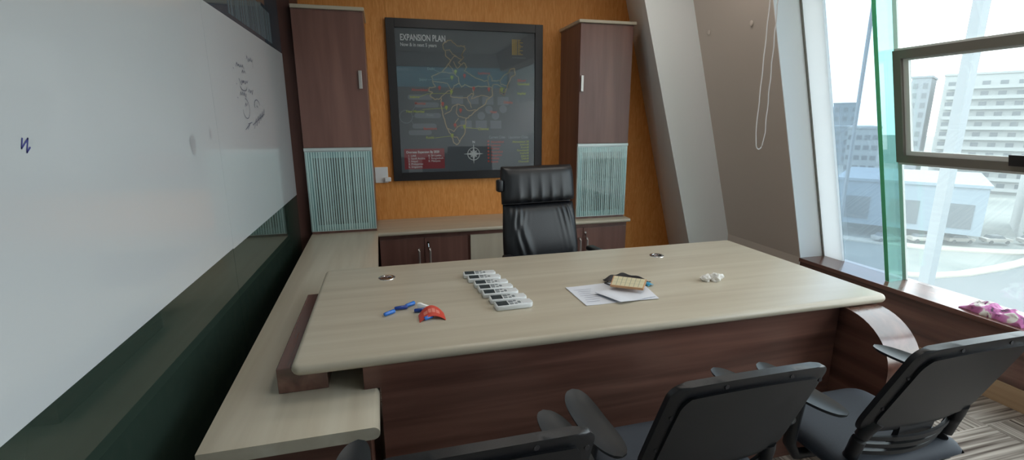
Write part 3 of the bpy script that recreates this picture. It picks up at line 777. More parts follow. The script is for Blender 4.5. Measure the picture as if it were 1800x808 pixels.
obj('back_knob', bm, M['blackplastic'], ec, smooth=True, label='black plastic clip at the back edge')
bm = B()
def sf(u, v): return (.26*u, -.29+.50*v, .47+.045*max(0, 1-abs(u)**6)**.5*max(0, 1-abs(2*v-1)**6)**.5)
def sk_(u, v): return (.26*u, -.29+.50*v, .47-.05*max(0, 1-abs(u)**6)**.5*max(0, 1-abs(2*v-1)**6)**.5-1e-7)
obj('seat', sheet(bm, 30, 30, sf, sk_), M['leather'], ec, smooth=True, angle=None)
for s in (-1, 1):
    bm = B(); tube(bm, [(s*.285, .17, .44), (s*.31, .10, .59), (s*.305, .04, .635), (s*.30, -.10, .638), (s*.30, -.17, .59), (s*.285, -.16, .44)], .016, 10)
    a = obj('armrest', bm, M['blackplastic'], ec, smooth=True)
    bm = B(); box(bm, s*.305-.032, s*.305+.032, -.13, .10, .638, .670, .014, 3)
    obj('arm_pad', bm, M['leather'], a, smooth=True)
def star(ec_, r=.31, h=.0, mat='blackplastic'):
    obj('gas_column', lathe(B(), [(0, .08), (.028, .08), (.028, .25), (.02, .25), (.02, .43), (0, .43)], n=16), M[mat], ec_, smooth=True)
    bm = B()
    for k in range(5):
        a = 2*PI*k/5+.3
        tube(bm, [(.02*math.cos(a), .02*math.sin(a), .105), (r*.5*math.cos(a), r*.5*math.sin(a), .10), (r*math.cos(a), r*math.sin(a), .075)], .02, 8, rs=[.028, .022, .016])
    obj('star_base', bm, M[mat], ec_, smooth=True)
    for k in range(5):
        a = 2*PI*k/5+.3; c = Vector((r*math.cos(a), r*math.sin(a), .03))
        bm = B()
        for s in (-1, 1):
            b2 = lathe(B(), [(0, -.008), (.026, -.008), (.030, 0), (.026, .008), (0, .008)], n=14)
            bmesh.ops.transform(b2, matrix=Matrix.Translation(c+Vector((-math.sin(a), math.cos(a), 0))*s*.014) @ Matrix.Rotation(a, 4, 'Z') @ Matrix.Rotation(PI/2, 4, 'X'), verts=b2.verts[:])
            me = bpy.data.meshes.new('x'); b2.to_mesh(me); b2.free(); bm.from_mesh(me); bpy.data.meshes.remove(me)
        tube(bm, [c, c+Vector((0, 0, .045))], .008, 6)
        obj('caster', bm, M['blackplastic'], ec_, smooth=True)
star(ec)
ec.location = (1.03, 2.80, 0); ec.rotation_euler = (0, 0, .12)

# ------------------------------------------------------------------ visitor task chairs
tc_ = thing('task_chair', 'x', 'office chair', (0, 0, 0))
Z0, Z1 = .585, .918
def hwb(z):                                    # half width of the back shell by height
    t = (z-Z0)/(Z1-Z0)
    w = .224-.006*t*t
    r = .035
    if z > Z1-r: w -= r-(max(0, r*r-(z-Z1+r)**2))**.5
    r2 = .075
    if z < Z0+r2: w -= (r2-(max(0, r2*r2-(Z0+r2-z)**2))**.5)*.7
    return w
def yb(u, z):
    return -.258 + .40*(.918-z) + .016*u*u
NV = 40
zs = [Z0+(Z1-Z0)*(.5-.5*math.cos(PI*j/NV)) for j in range(NV+1)]
def back_pt(u, v, off):
    j = v*NV; i0 = min(int(j), NV-1); z = zs[i0]+(zs[i0+1]-zs[i0])*(j-i0)
    t = (z-Z0)/(Z1-Z0)
    e = .6 if abs(u) > .96 else 1
    return (hwb(z)*u, yb(u, z)+off*e, z+.012*(1-u*u)*t)
bm = sheet(B(), 24, NV, lambda u, v: back_pt(u, v, .013), lambda u, v: back_pt(u, v, -.013))
obj('backrest', bm, M['blackplastic'], tc_, smooth=True, angle=50)
def pan(u, v, off):
    z = .615+.272*v
    e = 1-.08*max(0, (abs(2*v-1)-.7)/.3)**2
    w = (hwb(z)-.030)*e
    t = (z-Z0)/(Z1-Z0)
    return (w*u, yb(u*w/hwb(z), z)+off, z+.012*(1-u*u)*t)
bm = sheet(B(), 22, 24, lambda u, v: pan(u, v, -.012), lambda u, v: pan(u, v, -.0205))
obj('back_panel', bm, M['blackplastic'], tc_, smooth=True, angle=50)
bm = sheet(B(), 20, 24, lambda u, v: pan(u, v, .034-.02*abs(u)**4), lambda u, v: pan(u, v, .0132))
obj('back_cushion', bm, M['seatfab'], tc_, smooth=True, angle=50)
for (u, z) in ((-.90, .82), (-.42, .9005), (.42, .9005), (.92, .87), (-.90, .70), (.90, .70)):
    bm = lathe(B(), [(0, .003), (.0055, .003), (.0065, 0)], n=10)
    t = (z-Z0)/(Z1-Z0)
    bmesh.ops.transform(bm, matrix=Matrix.Translation((hwb(z)*u, yb(u, z)-.0128, z+.012*(1-u*u)*t)) @ Matrix.Rotation(PI/2, 4, 'X'), verts=bm.verts[:])
    obj('screw', bm, M['maskblack'], tc_)
for s in (-1, 1):                              # side struts curving down under the seat
    P = [(s*.170, -.142, .635), (s*.186, -.128, .60), (s*.192, -.114, .555), (s*.190, -.102, .50), (s*.176, -.075, .45), (s*.12, .0, .408)]
    n = 16; pts = []
    for i in range(n+1):
        t = i/n*(len(P)-1); k = min(int(t), len(P)-2); f = t-k
        pts.append(Vector(P[k]).lerp(Vector(P[k+1]), f))
    bm = tube(B(), pts, .020, 10)
    obj('side_strut', bm, M['blackplastic'], tc_, smooth=True)
def sy_(z): return -.258+.40*(.918-z)+(0 if z > .5 else -1.2*(.5-z)**1.5+.0)
bm = sheet(B(), 8, 14, lambda u, v: ((.052+.020*v)*u, -.125+.10*(1-v)**2, .415+.19*v), lambda u, v: ((.052+.020*v)*u, -.141+.10*(1-v)**2, .415+.19*v))
obj('spine', bm, M['blackplastic'], tc_, smooth=True, angle=50)
for z in (.556, .524, .492):
    bm = sheet(B(), 20, 3, lambda u, v: (.190*u, -.150+.045*u*u+(.556-z)*.35+.004, z+.013*v), lambda u, v: (.190*u, -.157+.045*u*u+(.556-z)*.35, z+.013*v))
    obj('slat', bm, M['blackplastic'], tc_, smooth=True, angle=50)
def seat_pt(u, v, top):
    x = .245*u; y = -.150+.405*v
    w = 2*v-1
    e = max(0, 1-abs(u)**8)**.5*max(0, 1-abs(w)**8)**.5
    x *= (1-.06*v*v*abs(u)); x *= 1-.10*max(0, (abs(w)-.75)/.25)**2
    drop = -.02*max(0, (v-.8)/.2)**2
    return (x, y, .455+drop+(.034*e-.010*(1-u*u)*e*0 if top else -.03*e-1e-7))
obj('seat', sheet(B(), 30, 30, lambda u, v: seat_pt(u, v, True), lambda u, v: seat_pt(u, v, False)), M['seatfab'], tc_, smooth=True, angle=None)
bm = sheet(B(), 12, 12, lambda u, v: (.2*u, -.13+.33*v, .425), lambda u, v: (.16*u, -.10+.26*v, .392))
obj('seat_pan', bm, M['blackplastic'], tc_, smooth=True, angle=40)
for s in (-1, 1):
    bm = B()
    P = [(s*.13, .03, .405), (s*.255, .035, .41), (s*.285, .035, .46), (s*.282, .03, .56), (s*.272, .035, .632)]
    tube(bm, P, .018, 10, rs=[.016, .018, .02, .02, .024])
    ap = obj('arm_post', bm, M['blackplastic'], tc_, smooth=True)
    def apt(u, v, top, s=s):
        t = v
        hw = .047*(max(0, 1-abs(2*t-1)**3.2))**.5
        cx = s*.266+s*.012*(1-(2*t-1)**2) 
        y = -.125+.345*t
        x = cx+hw*u
        z = .652+.004*math.cos(PI*t)
        if top: z += -.010*(1-u*u)*max(0, 1-abs(2*t-1)**4) + .004
        else: z -= .016*max(0, 1-u*u)**.5*max(0, 1-abs(2*t-1)**6)**.5+1e-6
        return (x, y, z)
    obj('arm_pad', sheet(B(), 14, 36, lambda u, v: apt(u, v, True), lambda u, v: apt(u, v, False)), M['armpad'], tc_, smooth=True, angle=60)
star(tc_, .29)
tag(tc_, 'black visitor chair in front of the desk, nearest the side counter', 'office chair', 'visitor chairs before the desk')
tc_.location = (.150, 1.000, 0)
dup(tc_, (.81, 1.085, 0), 0, 'black visitor chair in front of the desk, between the other two visitor chairs')
dup(tc_, (1.525, 1.075, 0), 0, 'black visitor chair in front of the desk, nearest the window')

# ------------------------------------------------------------------ things on the desk
rm = thing('remote_control', 'x', 'remote', (0, 0, 0), 'remotes laid out on the desk')
bm = prism(B(), [(p[0], p[1]) for p in (lambda: ([(-.080, -.024), (-.074, -.030), (.060, -.030)] + [(.058+.022*math.sin(a), -.030*math.cos(a)) for a in [PI*k/8 for k in range(1, 8)]] + [(.060, .030), (-.074, .030), (-.080, .024)]))()], 'z', .0005, .021, r=.005, seg=3)
obj('casing', bm, M['white'], rm, smooth=True, angle=45)
obj('screen', bx(-.073, -.026, -.0235, .0235, .0205, .0216, .0004), M['lcd'], rm, label='dark grey display')
for (x, y, a, b) in ((-.013, -.014, .008, .007), (-.012, .010, .009, .009), (.006, -.014, .006, .006), (.006, .014, .006, .006), (.022, -.004, .006, .010)):
    obj('button', bx(x-a, x+a, y-b, y+b, .0205, .0228, .001), M['button'], rm)
obj('sliding_cover', bx(.034, .074, -.022, .022, .0205, .0222, .0008), M['white'], rm)
RM = [(.420, 2.226, -.07), (.430, 2.158, -.06), (.446, 2.077, -.05), (.452, 2.010, -.05), (.458, 1.943, -.05), (.474, 1.868, -.03), (.480, 1.795, .03)]
ordn = ['white remote farthest from the viewer at the back end of the remote row', 'white remote second from the back end of the remote row',
        'white remote third from the back end of the remote row', 'white remote in the middle of the row of seven',
        'white remote third from the front end of the remote row', 'white remote second from the front end of the remote row',
        'white remote at the front end of the row, nearest the visitor chairs']
for i, (x, y, a) in enumerate(RM):
    o = rm if i == 0 else dup(rm)
    o.location = (x, y, DZ+.0003); o.rotation_euler = (0, 0, a); o['label'] = ordn[i]

def cap(label, x, y, L_, ang, mat, tilt=0):
    bm = lathe(B(), [(0, -L_/2), (.0055, -L_/2), (.0075, -L_/2+.004), (.0085, L_/2-.002), (.0070, L_/2), (.005, L_/2), (.005, L_/2-.01), (0, L_/2-.01)], n=14)
    box(bm, -.0025, .0025, .0075, .0110, -L_/2+.004, L_/2-.006, .001, 1)
    bmesh.ops.transform(bm, matrix=Matrix.Translation((x, y, DZ+.0088+tilt)) @ Matrix.Rotation(ang, 4, 'Z') @ Matrix.Rotation(PI/2, 4, 'Y'), verts=bm.verts[:])
    return tag(obj('marker_cap', bm, M[mat], smooth=True), label, 'pen cap', 'blue pen caps on the desk')
cap('bright blue pen cap lying farthest left on the desk', -.018, 1.846, .050, .65, 'blue')
cap('dark blue pen cap between the two bright blue ones at the left', .028, 1.888, .052, .12, 'dkblue')
cap('bright blue pen cap touching the right end of the dark one', .066, 1.916, .046, .65, 'blue')
cap('dark blue pen cap tucked under the left edge of the white paper wedge', .106, 1.842, .056, .05, 'dkblue')
cap('blue pen cap peeping out from under the red card', .128, 1.760, .040, .55, 'blue')
# white wedge of torn paper
bm = B()
prism(bm, [(.092, .0004), (.094, .024), (.100, .027), (.110, .025), (.128, .012), (.152, .004), (.152, .0004)], 'y', 1.868, 1.884, r=.002, seg=2)
bmesh.ops.translate(bm, verts=bm.verts[:], vec=(0, 0, DZ))
tag(obj('paper_scrap', bm, M['tissue'], smooth=True), 'small white folded paper wedge behind the red card', 'paper scrap')
# red bent card
def rc(u, v):
    x = .142+.050*u; y = 1.733+.070*v+.020*(1-u*u); z = DZ+.0022+(1-u*u)*(.014+.016*v)
    return (x, y, z)
rd = thing('red_card', 'bent red printed card arched over a blue pen cap', 'card', (.142, 1.76, DZ))
obj('card', sheet(B(), 20, 6, rc, lambda u, v: tuple(a-b for a, b in zip(rc(u, v), (0, 0, .0018)))), M['red'], rd, smooth=True)
bm = B()
def rcp(u, v):
    p = rc(u, v); return (p[0], p[1], p[2]+.0006)
for (u0, u1, v0, v1) in ((-.62, -.30, .3, .62), (-.25, .0, .34, .70), (.05, .30, .34, .72), (.36, .62, .32, .66)):
    q = [bm.verts.new(rcp(*a)) for a in ((u0, v0), (u1, v0), (u1, v1), (u0, v1))]; bm.faces.new(q)
obj('print', bm, M['pink'], rd)

# papers
def quad_sheet(name, cs, z, mat, th=.0012, n=12, f=lambda u, v: 0, parent=None):
    def P(u, v):
        a = (u+1)/2
        p = (Vector(cs[0])*(1-a)+Vector(cs[1])*a)*(1-v)+(Vector(cs[3])*(1-a)+Vector(cs[2])*a)*v
        return (p.x, p.y, z+f(u, v))
    return sheet(B(), n, n, lambda u, v: tuple(a+b for a, b in zip(P(u, v), (0, 0, th))), P)
ps = thing('paper_sheet', 'flat white printed paper sheet lying left under the card on the desk', 'paper', (.87, 1.84, DZ))
obj('sheet', quad_sheet('s', [(.772, 1.724), (.972, 1.727), (1.00, 1.968), (.768, 1.954)], DZ+.0006, 'paper', f=lambda u, v: .004*max(0, -u-.6)), M['paper'], ps)
bm = B()
for i in range(7):
    y = 1.76+.024*i; x0 = .79+.005*(i % 3); x1 = .85+.012*((i*5) % 4)
    bm.faces.new([bm.verts.new(p) for p in ((x0, y, DZ+.0031), (x1, y, DZ+.0031), (x1, y+.004, DZ+.0031), (x0, y+.004, DZ+.0031))])
obj('printed_lines', bm, M['ink'], ps)
pf = thing('folded_leaflet', 'folded white leaflet with a raised corner under the cream card', 'leaflet', (1.0, 1.83, DZ))
obj('leaf', quad_sheet('f', [(.916, 1.700), (1.098, 1.735), (1.118, 1.900), (.862, 1.838)], DZ+.006, 'paper', .0018, f=lambda u, v: .006*max(0, 1-abs(u+1-.35*v)*1.6)+.002*math.sin(3*u+2*v)**2), M['paper'], pf, smooth=True)
obj('leaf', quad_sheet('f', [(.955, 1.722), (1.105, 1.715), (1.135, 1.90), (.93, 1.86)], DZ+.0035, 'paper', .0012), M['paper'], pf)
cc = thing('cream_card', 'small cream gridded card lying tilted on the papers', 'card', (1.03, 1.86, DZ))
CS = [(.940, 1.850), (1.058, 1.768), (1.126, 1.858), (1.006, 1.950)]
fz = lambda u, v: .006+.006*v
obj('card', quad_sheet('c', CS, DZ+.020, 'kraft', .009, 2, fz), M['kraftedge'], cc)
ctr = Vector((sum(c[0] for c in CS)/4, sum(c[1] for c in CS)/4))
C2 = [tuple(ctr+(Vector(c)-ctr)*.93) for c in CS]
obj('card_face', quad_sheet('c', C2, DZ+.0293, 'kraft', .0005, 2, fz), M['kraft'], cc, label='cream printed face')
bm = B()
for k in range(1, 7):
    a = k/7; p = Vector(C2[0]).lerp(Vector(C2[1]), a); q = Vector(C2[3]).lerp(Vector(C2[2]), a)
    d = Vector((.0012, -.0008))
    bm.faces.new([bm.verts.new((v.x, v.y, DZ+.0304+z)) for v, z in ((p-d, .006), (p+d, .006), (q+d, .012), (q-d, .012))])
for k in (1, 2):
    a = k/3; p = Vector(C2[0]).lerp(Vector(C2[3]), a); q = Vector(C2[1]).lerp(Vector(C2[2]), a); d = Vector((.0008, .0010))
    bm.faces.new([bm.verts.new((v.x, v.y, DZ+.0304+z)) for v, z in ((p-d, .006+.006*a), (q-d, .006+.006*a), (q+d, .006+.006*a), (p+d, .006+.006*a))])
obj('grid_print', bm, M['grid'], cc)
mk = thing('black_cloth_mask', 'crumpled black cloth mask behind the cream card', 'mask', (1.07, 1.94, DZ))
def mkp(u, v):
    a = u
    x = 1.066+.095*a+.010*v; y = 2.005-.055*a*a*(1 if a > 0 else .3)-.036*v-.02*max(0, a)
    return (x, y, DZ+.014+.018*(1-a*a)*math.sin(PI*min(1, v+.25))+.004*math.sin(9*a+4*v))
obj('mask_cloth', sheet(B(), 22, 8, mkp, lambda u, v: tuple(a-b for a, b in zip(mkp(u, v), (0, 0, .003)))), M['maskblack'], mk, smooth=True)
bm = B(); tube(bm, [(.985, 1.965, DZ+.008), (.965, 1.955, DZ+.006), (.975, 1.925, DZ+.006), (1.0, 1.93, DZ+.010)], .003, 6)
tube(bm, [(1.135, 1.93, DZ+.012), (1.15, 1.90, DZ+.008), (1.128, 1.872, DZ+.009), (1.112, 1.885, DZ+.012)], .003, 6)
obj('ear_loop', bm, M['maskblack'], mk, smooth=True)
def bl(u, v): return (1.156+.016*u, 1.885+.035*(v-.5)+.004*u, DZ+.006+.006*(1-u*u))
tag(obj('blue_wrapper', sheet(B(), 8, 4, bl, lambda u, v: tuple(a-b for a, b in zip(bl(u, v), (0, 0, .002)))), M['cyan'], smooth=True), 'small cyan blue wrapper at the right of the papers', 'wrapper')

def crumple(name, label, cat, c, rad, mat, seed, sq=.6, sub=4, amp=.45, fr=1.0):
    bm = B(); bmesh.ops.create_icosphere(bm, subdivisions=sub, radius=1)
    for v in bm.verts:
        p = v.co*1.3*fr + Vector((seed*3.1, seed, 0))
        k = 1+amp*noise.noise(p)+amp*.6*abs(noise.noise(p*2.6))
        v.co = Vector((v.co.x*rad[0]*k, v.co.y*rad[1]*k, v.co.z*rad[2]*k))
    mz = min(v.co.z for v in bm.verts)
    for v in bm.verts: v.co.z = max(v.co.z, mz*sq)
    bmesh.ops.translate(bm, verts=bm.verts[:], vec=Vector(c)-Vector((0, 0, mz*sq)))
    return tag(obj(name, bm, M[mat], smooth=True, angle=25), label, cat)
crumple('crumpled_tissue', 'crumpled white tissue lump on the desk at the right, nearer the grommet', 'tissue', (1.500, 1.862, DZ+.0004), (.026, .024, .021), 'tissue', 2.2, amp=.6)
crumple('crumpled_tissue', 'smaller crumpled white tissue lump at the left of the larger lump', 'tissue', (1.452, 1.872, DZ+.0004), (.022, .020, .016), 'tissue', 5.4, amp=.6)

# cloth on the sill
bm = B()
def ragp(u, v):
    x = 3.235+.062*u+.02*(v-.5); y = 1.56+.30*v+.01*math.sin(5*u)
    n = noise.noise(Vector((u*1.7, v*4.2, .3))); n2 = noise.noise(Vector((u*4, v*9, 2)))
    e = max(0, 1-abs(u)**4)*max(0, 1-abs(2*v-1)**6)
    return (x+.012*n2, y, .4345+.004+e*(.034+.03*n+.014*n2)+.004*e)
rag = tag(obj('cleaning_cloth', sheet(B(), 30, 60, ragp, lambda u, v: (ragp(u, v)[0], ragp(u, v)[1], .4336)), M['cloth'], smooth=True, angle=60), 'crumpled pink and white patterned cloth on the window sill', 'cloth')

# ------------------------------------------------------------------ the city outside
GZ = -20
tag(obj('ground', bx(20, 700, -250, 600, GZ-.5, GZ), M['ground']), kind='structure', label='dusty ground far below the window')
def bbuild(name, label, A, Bp, depth, z0, z1, mat, cols, rows, winmat='bglass', wf=(.55, .5), balc=False, roof=True, ztopm=1.0, zb_=1.0, parapet=.6):
    A = Vector((A[0], A[1], 0)); Bp = Vector((Bp[0], Bp[1], 0)); d = (Bp-A); W_ = d.length; d.normalize()
    n = Vector((-d.y, d.x, 0))
    if n.dot(A) < 0: n = -n                       # away from our window
    t = thing(name, label, 'building', (A.x, A.y, z0))
    def P(a, b, z): q = A+d*a+n*b; return (q.x, q.y, z)
    def slab(bm, a0, a1, b0, b1, za, zb2):
        return hexa(bm, [P(a0, b0, za), P(a1, b0, za), P(a1, b1, za), P(a0, b1, za), P(a0, b0, zb2), P(a1, b0, zb2), P(a1, b1, zb2), P(a0, b1, zb2)])
    obj('wall', slab(B(), 0, W_, 0, depth, z0, z1), M[mat], t)
    if roof: obj('roof_parapet', slab(B(), -.3, W_+.3, -.3, depth+.3, z1, z1+parapet), M[mat], t)
    cw = W_/cols; rh = (z1-z0-ztopm-zb_)/rows
    for i in range(cols):
        for j in range(rows):
            a = cw*(i+.5); z = z0+zb_+rh*(j+.5)
            obj('window', slab(B(), a-cw*wf[0]/2, a+cw*wf[0]/2, -.12, .05, z-rh*wf[1]/2, z+rh*wf[1]/2), M[winmat], t)
    if balc:
        for j in range(rows):
            z = z0+zb_+rh*j
            obj('balcony', slab(slab(B(), cw*.3, W_-cw*.3, -1.3, -.13, z-.1, z+.1), cw*.3, W_-cw*.3, -1.3, -1.2, z+.1, z+.9), M['bwhite'], t)
    return t, slab
bbuild('apartment_tower', 'tall white apartment tower seen through the openable sash', (165.2, 112.7), (176.5, 93.5), 22, GZ, 14.2, 'bwhite', 6, 11, wf=(.45, .42), balc=True)
bbuild('apartment_tower', 'narrow grey tower flanking the white tower on its left', (161.2, 119.4), (163.6, 115.3), 16, GZ, 14.0, 'bgrey', 2, 11, wf=(.5, .55))
bbuild('office_block', 'mid distance pale office block with floor bands behind the green fin', (128.9, 110.8), (133.7, 105.0), 18, GZ, -1.0, 'bwhite', 4, 6, wf=(.7, .45))
bbuild('office_block', 'hazy grey block at the left of the view, farthest away', (296.6, 268.4), (306.2, 257.4), 30, GZ, 12, 'bgrey', 3, 5)
bbuild('office_block', 'hazy low pale block in front of the farthest grey one', (212, 190), (222, 178), 20, GZ, -2, 'bgrey', 4, 4)
t, slab = bbuild('long_hall', 'low pale blue hall with large dark openings below the window', (83.2, 72.3), (95.2, 55.0), 26, -17.6, -9.6, 'fascia', 3, 1, wf=(.60, .74), ztopm=2.1, zb_=.3, parapet=.5)
bbuild('low_block', 'low white block beyond the pale blue hall', (112.5, 59.5), (120, 48), 16, GZ, -6.5, 'bwhite', 4, 3, wf=(.5, .5))
# ground under the hall, pale kerbed roads
def ribbon(name, label, pts, w, z, mat):
    bm = B(); L_ = []
    for i, p in enumerate(pts):
        q = Vector(pts[min(i+1, len(pts)-1)])-Vector(pts[max(i-1, 0)]); q.normalize(); n = Vector((-q.y, q.x))*w/2
        L_.append((Vector(p)-n, Vector(p)+n))
    A = [[bm.verts.new((a.x, a.y, zz)) for a in (l[0], l[1])] for l in L_ for zz in ()]
    top = [[bm.verts.new((a.x, a.y, z+.25)) for a in l] for l in L_]; bot = [[bm.verts.new((a.x, a.y, z)) for a in l] for l in L_]
    for i in range(len(pts)-1):
        bm.faces.new((top[i][0], top[i][1], top[i+1][1], top[i+1][0])); bm.faces.new((bot[i][0], bot[i+1][0], bot[i+1][1], bot[i][1]))
        for s in (0, 1): bm.faces.new((top[i][s], top[i+1][s], bot[i+1][s], bot[i][s]))
    bm.faces.new((top[0][0], bot[0][0], bot[0][1], top[0][1])); bm.faces.new((top[-1][0], top[-1][1], bot[-1][1], bot[-1][0]))
    return tag(obj(name, bm, M[mat]), kind='structure', label=label)
ribbon('trim_3', 'pale curved kerb by the dark road below', [(60, 60), (65.2, 54.7), (68.3, 49.6), (73.1, 46.9), (78.8, 46.4), (86.7, 47.0), (93.1, 47.9), (104, 50.5), (120, 55)], 1.7, GZ+.01, 'road')
ribbon('trim_4', 'pale road in front of the hall', [(74, 80), (82.5, 66.5), (88.5, 59), (98, 53), (112, 48)], 3, GZ+.01, 'road')
bm = B(); vs_ = [(52, 62), (65, 53.7), (67.8, 48.6), (73, 45.9), (78.8, 45.4), (86.9, 46), (104, 49.4), (120, 53.5), (120, 20), (52, 20)]
prism(bm, vs_, 'z', GZ+.01, GZ+.05); tag(obj('trim_6', bm, M['asphalt']), kind='structure', label='dark grey road inside the curved kerb')
# parked cars and trees
car = thing('parked_car', 'x', 'car', (0, 0, 0), 'cars parked in front of the hall')
bm = prism(B(), [(-2.1, .35), (2.1, .35), (2.15, .85), (1.2, .95), (-1.7, 1.0), (-2.15, .9)], 'y', -.85, .85, r=.06, seg=2); obj('body', bm, M['car'], car, smooth=True)
bm = prism(B(), [(-1.6, .98), (1.1, .93), (.5, 1.45), (-1.2, 1.45)], 'y', -.72, .72, r=.05, seg=2); obj('cabin', bm, M['bglass'], car, smooth=True)
for sx in (-1.3, 1.3):
    for sy in (-.78, .78):
        bm = lathe(B(), [(0, -.1), (.32, -.1), (.34, 0), (.32, .1), (0, .1)], n=14)
        bmesh.ops.transform(bm, matrix=Matrix.Translation((sx, sy, .34)) @ Matrix.Rotation(PI/2, 4, 'X'), verts=bm.verts[:]); obj('wheel', bm, M['blackplastic'], car, smooth=True)
cl = ['white parked car at the left end of the row below the hall', 'white parked car second from the left in the row', 'white parked car in the middle of the row of five', 'white parked car second from the right in the row', 'white parked car at the right end of the row below the hall']
for k in range(5):
    o = car if k == 0 else dup(car)
    o.location = (86.0+5.6*k, 63.4-2.1*k, GZ+.27); o.rotation_euler = (0, 0, -.36); o['label'] = cl[k]
tl = ['dull green tree at the right end of the blue hall', 'dull green tree nearest the right edge of the view', 'dull green tree just behind the one at the end of the hall', 'dull green tree farthest behind the others']
for k, (x, y, r) in enumerate(((98.5, 47.5, 3.0), (106, 45, 3.2), (112, 38, 2.6), (100, 39, 3.0))):
    t = thing('street_tree', tl[k], 'tree', (x, y, GZ), 'trees by the road below')
    bm = B(); bmesh.ops.create_icosphere(bm, subdivisions=4, radius=1)
    for v in bm.verts:
        q = v.co*2+Vector((k*7, 0, 0)); v.co = v.co*r*(1+.35*noise.noise(q)+.2*noise.noise(q*3)); v.co.z *= .8
    bmesh.ops.translate(bm, verts=bm.verts[:], vec=(x, y, GZ+2.2+r*.8)); obj('crown', bm, M['leaf'], t, smooth=True)
    obj('trunk', tube(B(), [(x, y, GZ), (x+.1, y, GZ+1.5), (x, y, GZ+3.5)], .25, 8, rs=[.3, .24, .16]), M['bark'], t, smooth=True)
# upright steel masts of the outer facade
for (x, y, w, lb) in ((6.2, 5.25, .022, 'thin upright steel mast outside the tinted pane'), (6.3, 4.08, .11, 'broad upright steel mast outside the openable sash')):
    bm = bx(x-w/2, x+w/2, y-w/2, y+w/2, GZ, 6.0); box(bm, x+w*.8, x+w*.8+.02, y-.01, y+.01, GZ, 6.0)
    tag(obj('facade_mast', bm, M['mast']), lb, 'mast')

# ------------------------------------------------------------------ light
mL, ntL, pL, oL = newmat('fill panel diffuser')
pL.inputs['Base Color'].default_value = (.9, .9, .88, 1)
pL.inputs['Emission Color'].default_value = (1, .94, .86, 1); pL.inputs['Emission Strength'].default_value = 3.0
fill_panels = [(.7, 3.0, 'added square fill panel over the desk end by the glass wall'), (2.0, 3.0, 'added square fill panel over the desk end by the window'),
         (.7, 1.4, 'added square fill panel behind the visitor chairs by the glass wall'), (2.0, 1.4, 'added square fill panel behind the visitor chairs by the window')]
cl0 = None  # unseen glowing panels, added to brighten the dark interior
for x_, y_, lb in fill_panels:
    if cl0 is None:
        cl0 = thing('fill_panel', lb, 'ceiling light', (0, 0, CEIL), 'added fill panels')
        b_ = B(); box(b_, -.31, -.29, -.31, .31, CEIL-.025, CEIL-.001); box(b_, .29, .31, -.31, .31, CEIL-.025, CEIL-.001)
        box(b_, -.29, .29, -.31, -.29, CEIL-.025, CEIL-.001); box(b_, -.29, .29, .29, .31, CEIL-.025, CEIL-.001)
        obj('frame', b_, M['pvc'], cl0)
        obj('diffuser', bx(-.289, .289, -.289, .289, CEIL-.018, CEIL-.002), mL, cl0, label='glowing white face of an added fill panel')
        o = cl0
    else: o = dup(cl0)
    o.location = (x_, y_, CEIL); o['label'] = lb
W = bpy.data.worlds.new('World'); S.world = W; W.use_nodes = True
nt = W.node_tree; bg = nt.nodes['Background']
tcn = nt.nodes.new('ShaderNodeTexCoord'); sp = nt.nodes.new('ShaderNodeSeparateXYZ'); cr = nt.nodes.new('ShaderNodeValToRGB')
nt.links.new(tcn.outputs['Generated'], sp.inputs[0]); nt.links.new(sp.outputs['Z'], cr.inputs['Fac'])
e = cr.color_ramp.elements
e[0].position = 0; e[0].color = (.80, .84, .84, 1); e[1].position = .5; e[1].color = (.80, .86, .93, 1)
x = e.new(.05); x.color = (.96, .98, 1, 1)
x = e.new(.2); x.color = (.90, .94, 1, 1)
nt.links.new(cr.outputs['Color'], bg.inputs['Color'])
bg.inputs['Strength'].default_value = 3.0
sun = bpy.data.lights.new('Sun', 'SUN'); sun.energy = .8; sun.angle = .02; sun.color = (1, .95, .88)
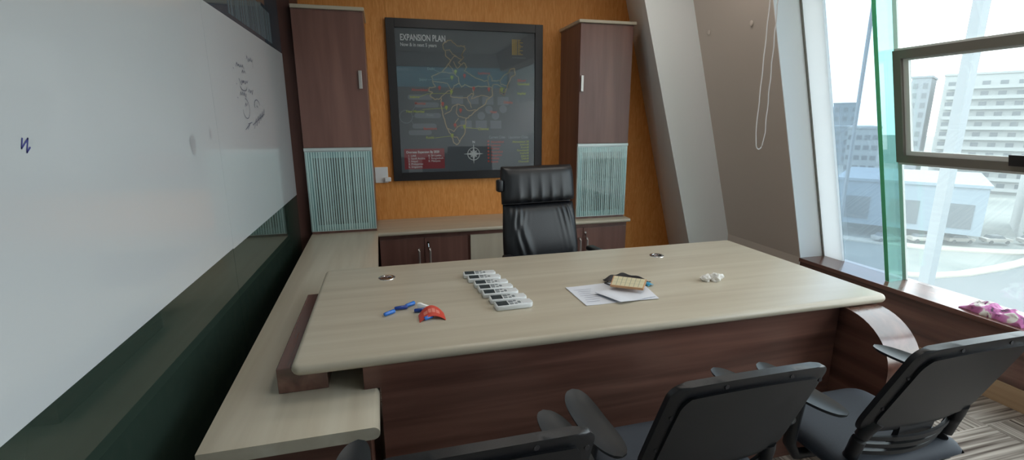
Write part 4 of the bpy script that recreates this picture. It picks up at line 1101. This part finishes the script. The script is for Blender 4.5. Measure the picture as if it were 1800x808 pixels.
so = bpy.data.objects.new('Sun', sun); COL.objects.link(so)
so.rotation_euler = Vector((.66, -.10, -.74)).to_track_quat('-Z', 'Y').to_euler()
def portal(name, c, n, up, sx, sy):
    l = bpy.data.lights.new(name, 'AREA'); l.shape = 'RECTANGLE'; l.size = sx; l.size_y = sy; l.cycles.is_portal = True
    o = bpy.data.objects.new(name, l); COL.objects.link(o)
    z = -Vector(n).normalized(); x = Vector(up).cross(z).normalized(); y = z.cross(x)
    o.matrix_world = Matrix.Translation(c) @ Matrix((x, y, z)).transposed().to_4x4()
zc = (.434+zt)/2
portal('window portal', (GW(zc)+.06, (YR+2.95)/2, zc), (-1, 0, -.28), (0, 1, 0), 2.25, 4.75)
portal('clerestory portal', (1.425, YR-.15, 2.41), (0, 1, 0), (0, 0, 1), 2.7, .44)

# ------------------------------------------------------------------ camera
f_, yaw, pitch, roll = 841.4, math.radians(14.765), math.radians(12.85), math.radians(-.188)
cy, sy, cp, spt = math.cos(yaw), math.sin(yaw), math.cos(pitch), math.sin(pitch)
F = Vector((sy*cp, cy*cp, -spt)); R = Vector((cy, -sy, 0)); U = R.cross(F)
R2 = R*math.cos(roll)+U*math.sin(roll); U2 = -R*math.sin(roll)+U*math.cos(roll)
cam = bpy.data.cameras.new('Camera'); cam.sensor_fit = 'HORIZONTAL'; cam.sensor_width = 36; cam.lens = f_/1800*36
cam.clip_start = .02; cam.clip_end = 2000
co = bpy.data.objects.new('Camera', cam); COL.objects.link(co)
co.matrix_world = Matrix.Translation((0, 0, 1.5)) @ Matrix((R2, U2, -F)).transposed().to_4x4()
S.camera = co

S.view_settings.view_transform = 'Standard'; S.view_settings.look = 'None'
S.view_settings.gamma = 1; S.view_settings.use_curve_mapping = False
S.view_settings.exposure = .95
S.cycles.use_denoising = True
S.cycles.max_bounces = 10; S.cycles.diffuse_bounces = 5; S.cycles.glossy_bounces = 4; S.cycles.transparent_max_bounces = 12
S.cycles.sample_clamp_indirect = 6
S.cycles.caustics_reflective = False; S.cycles.caustics_refractive = False
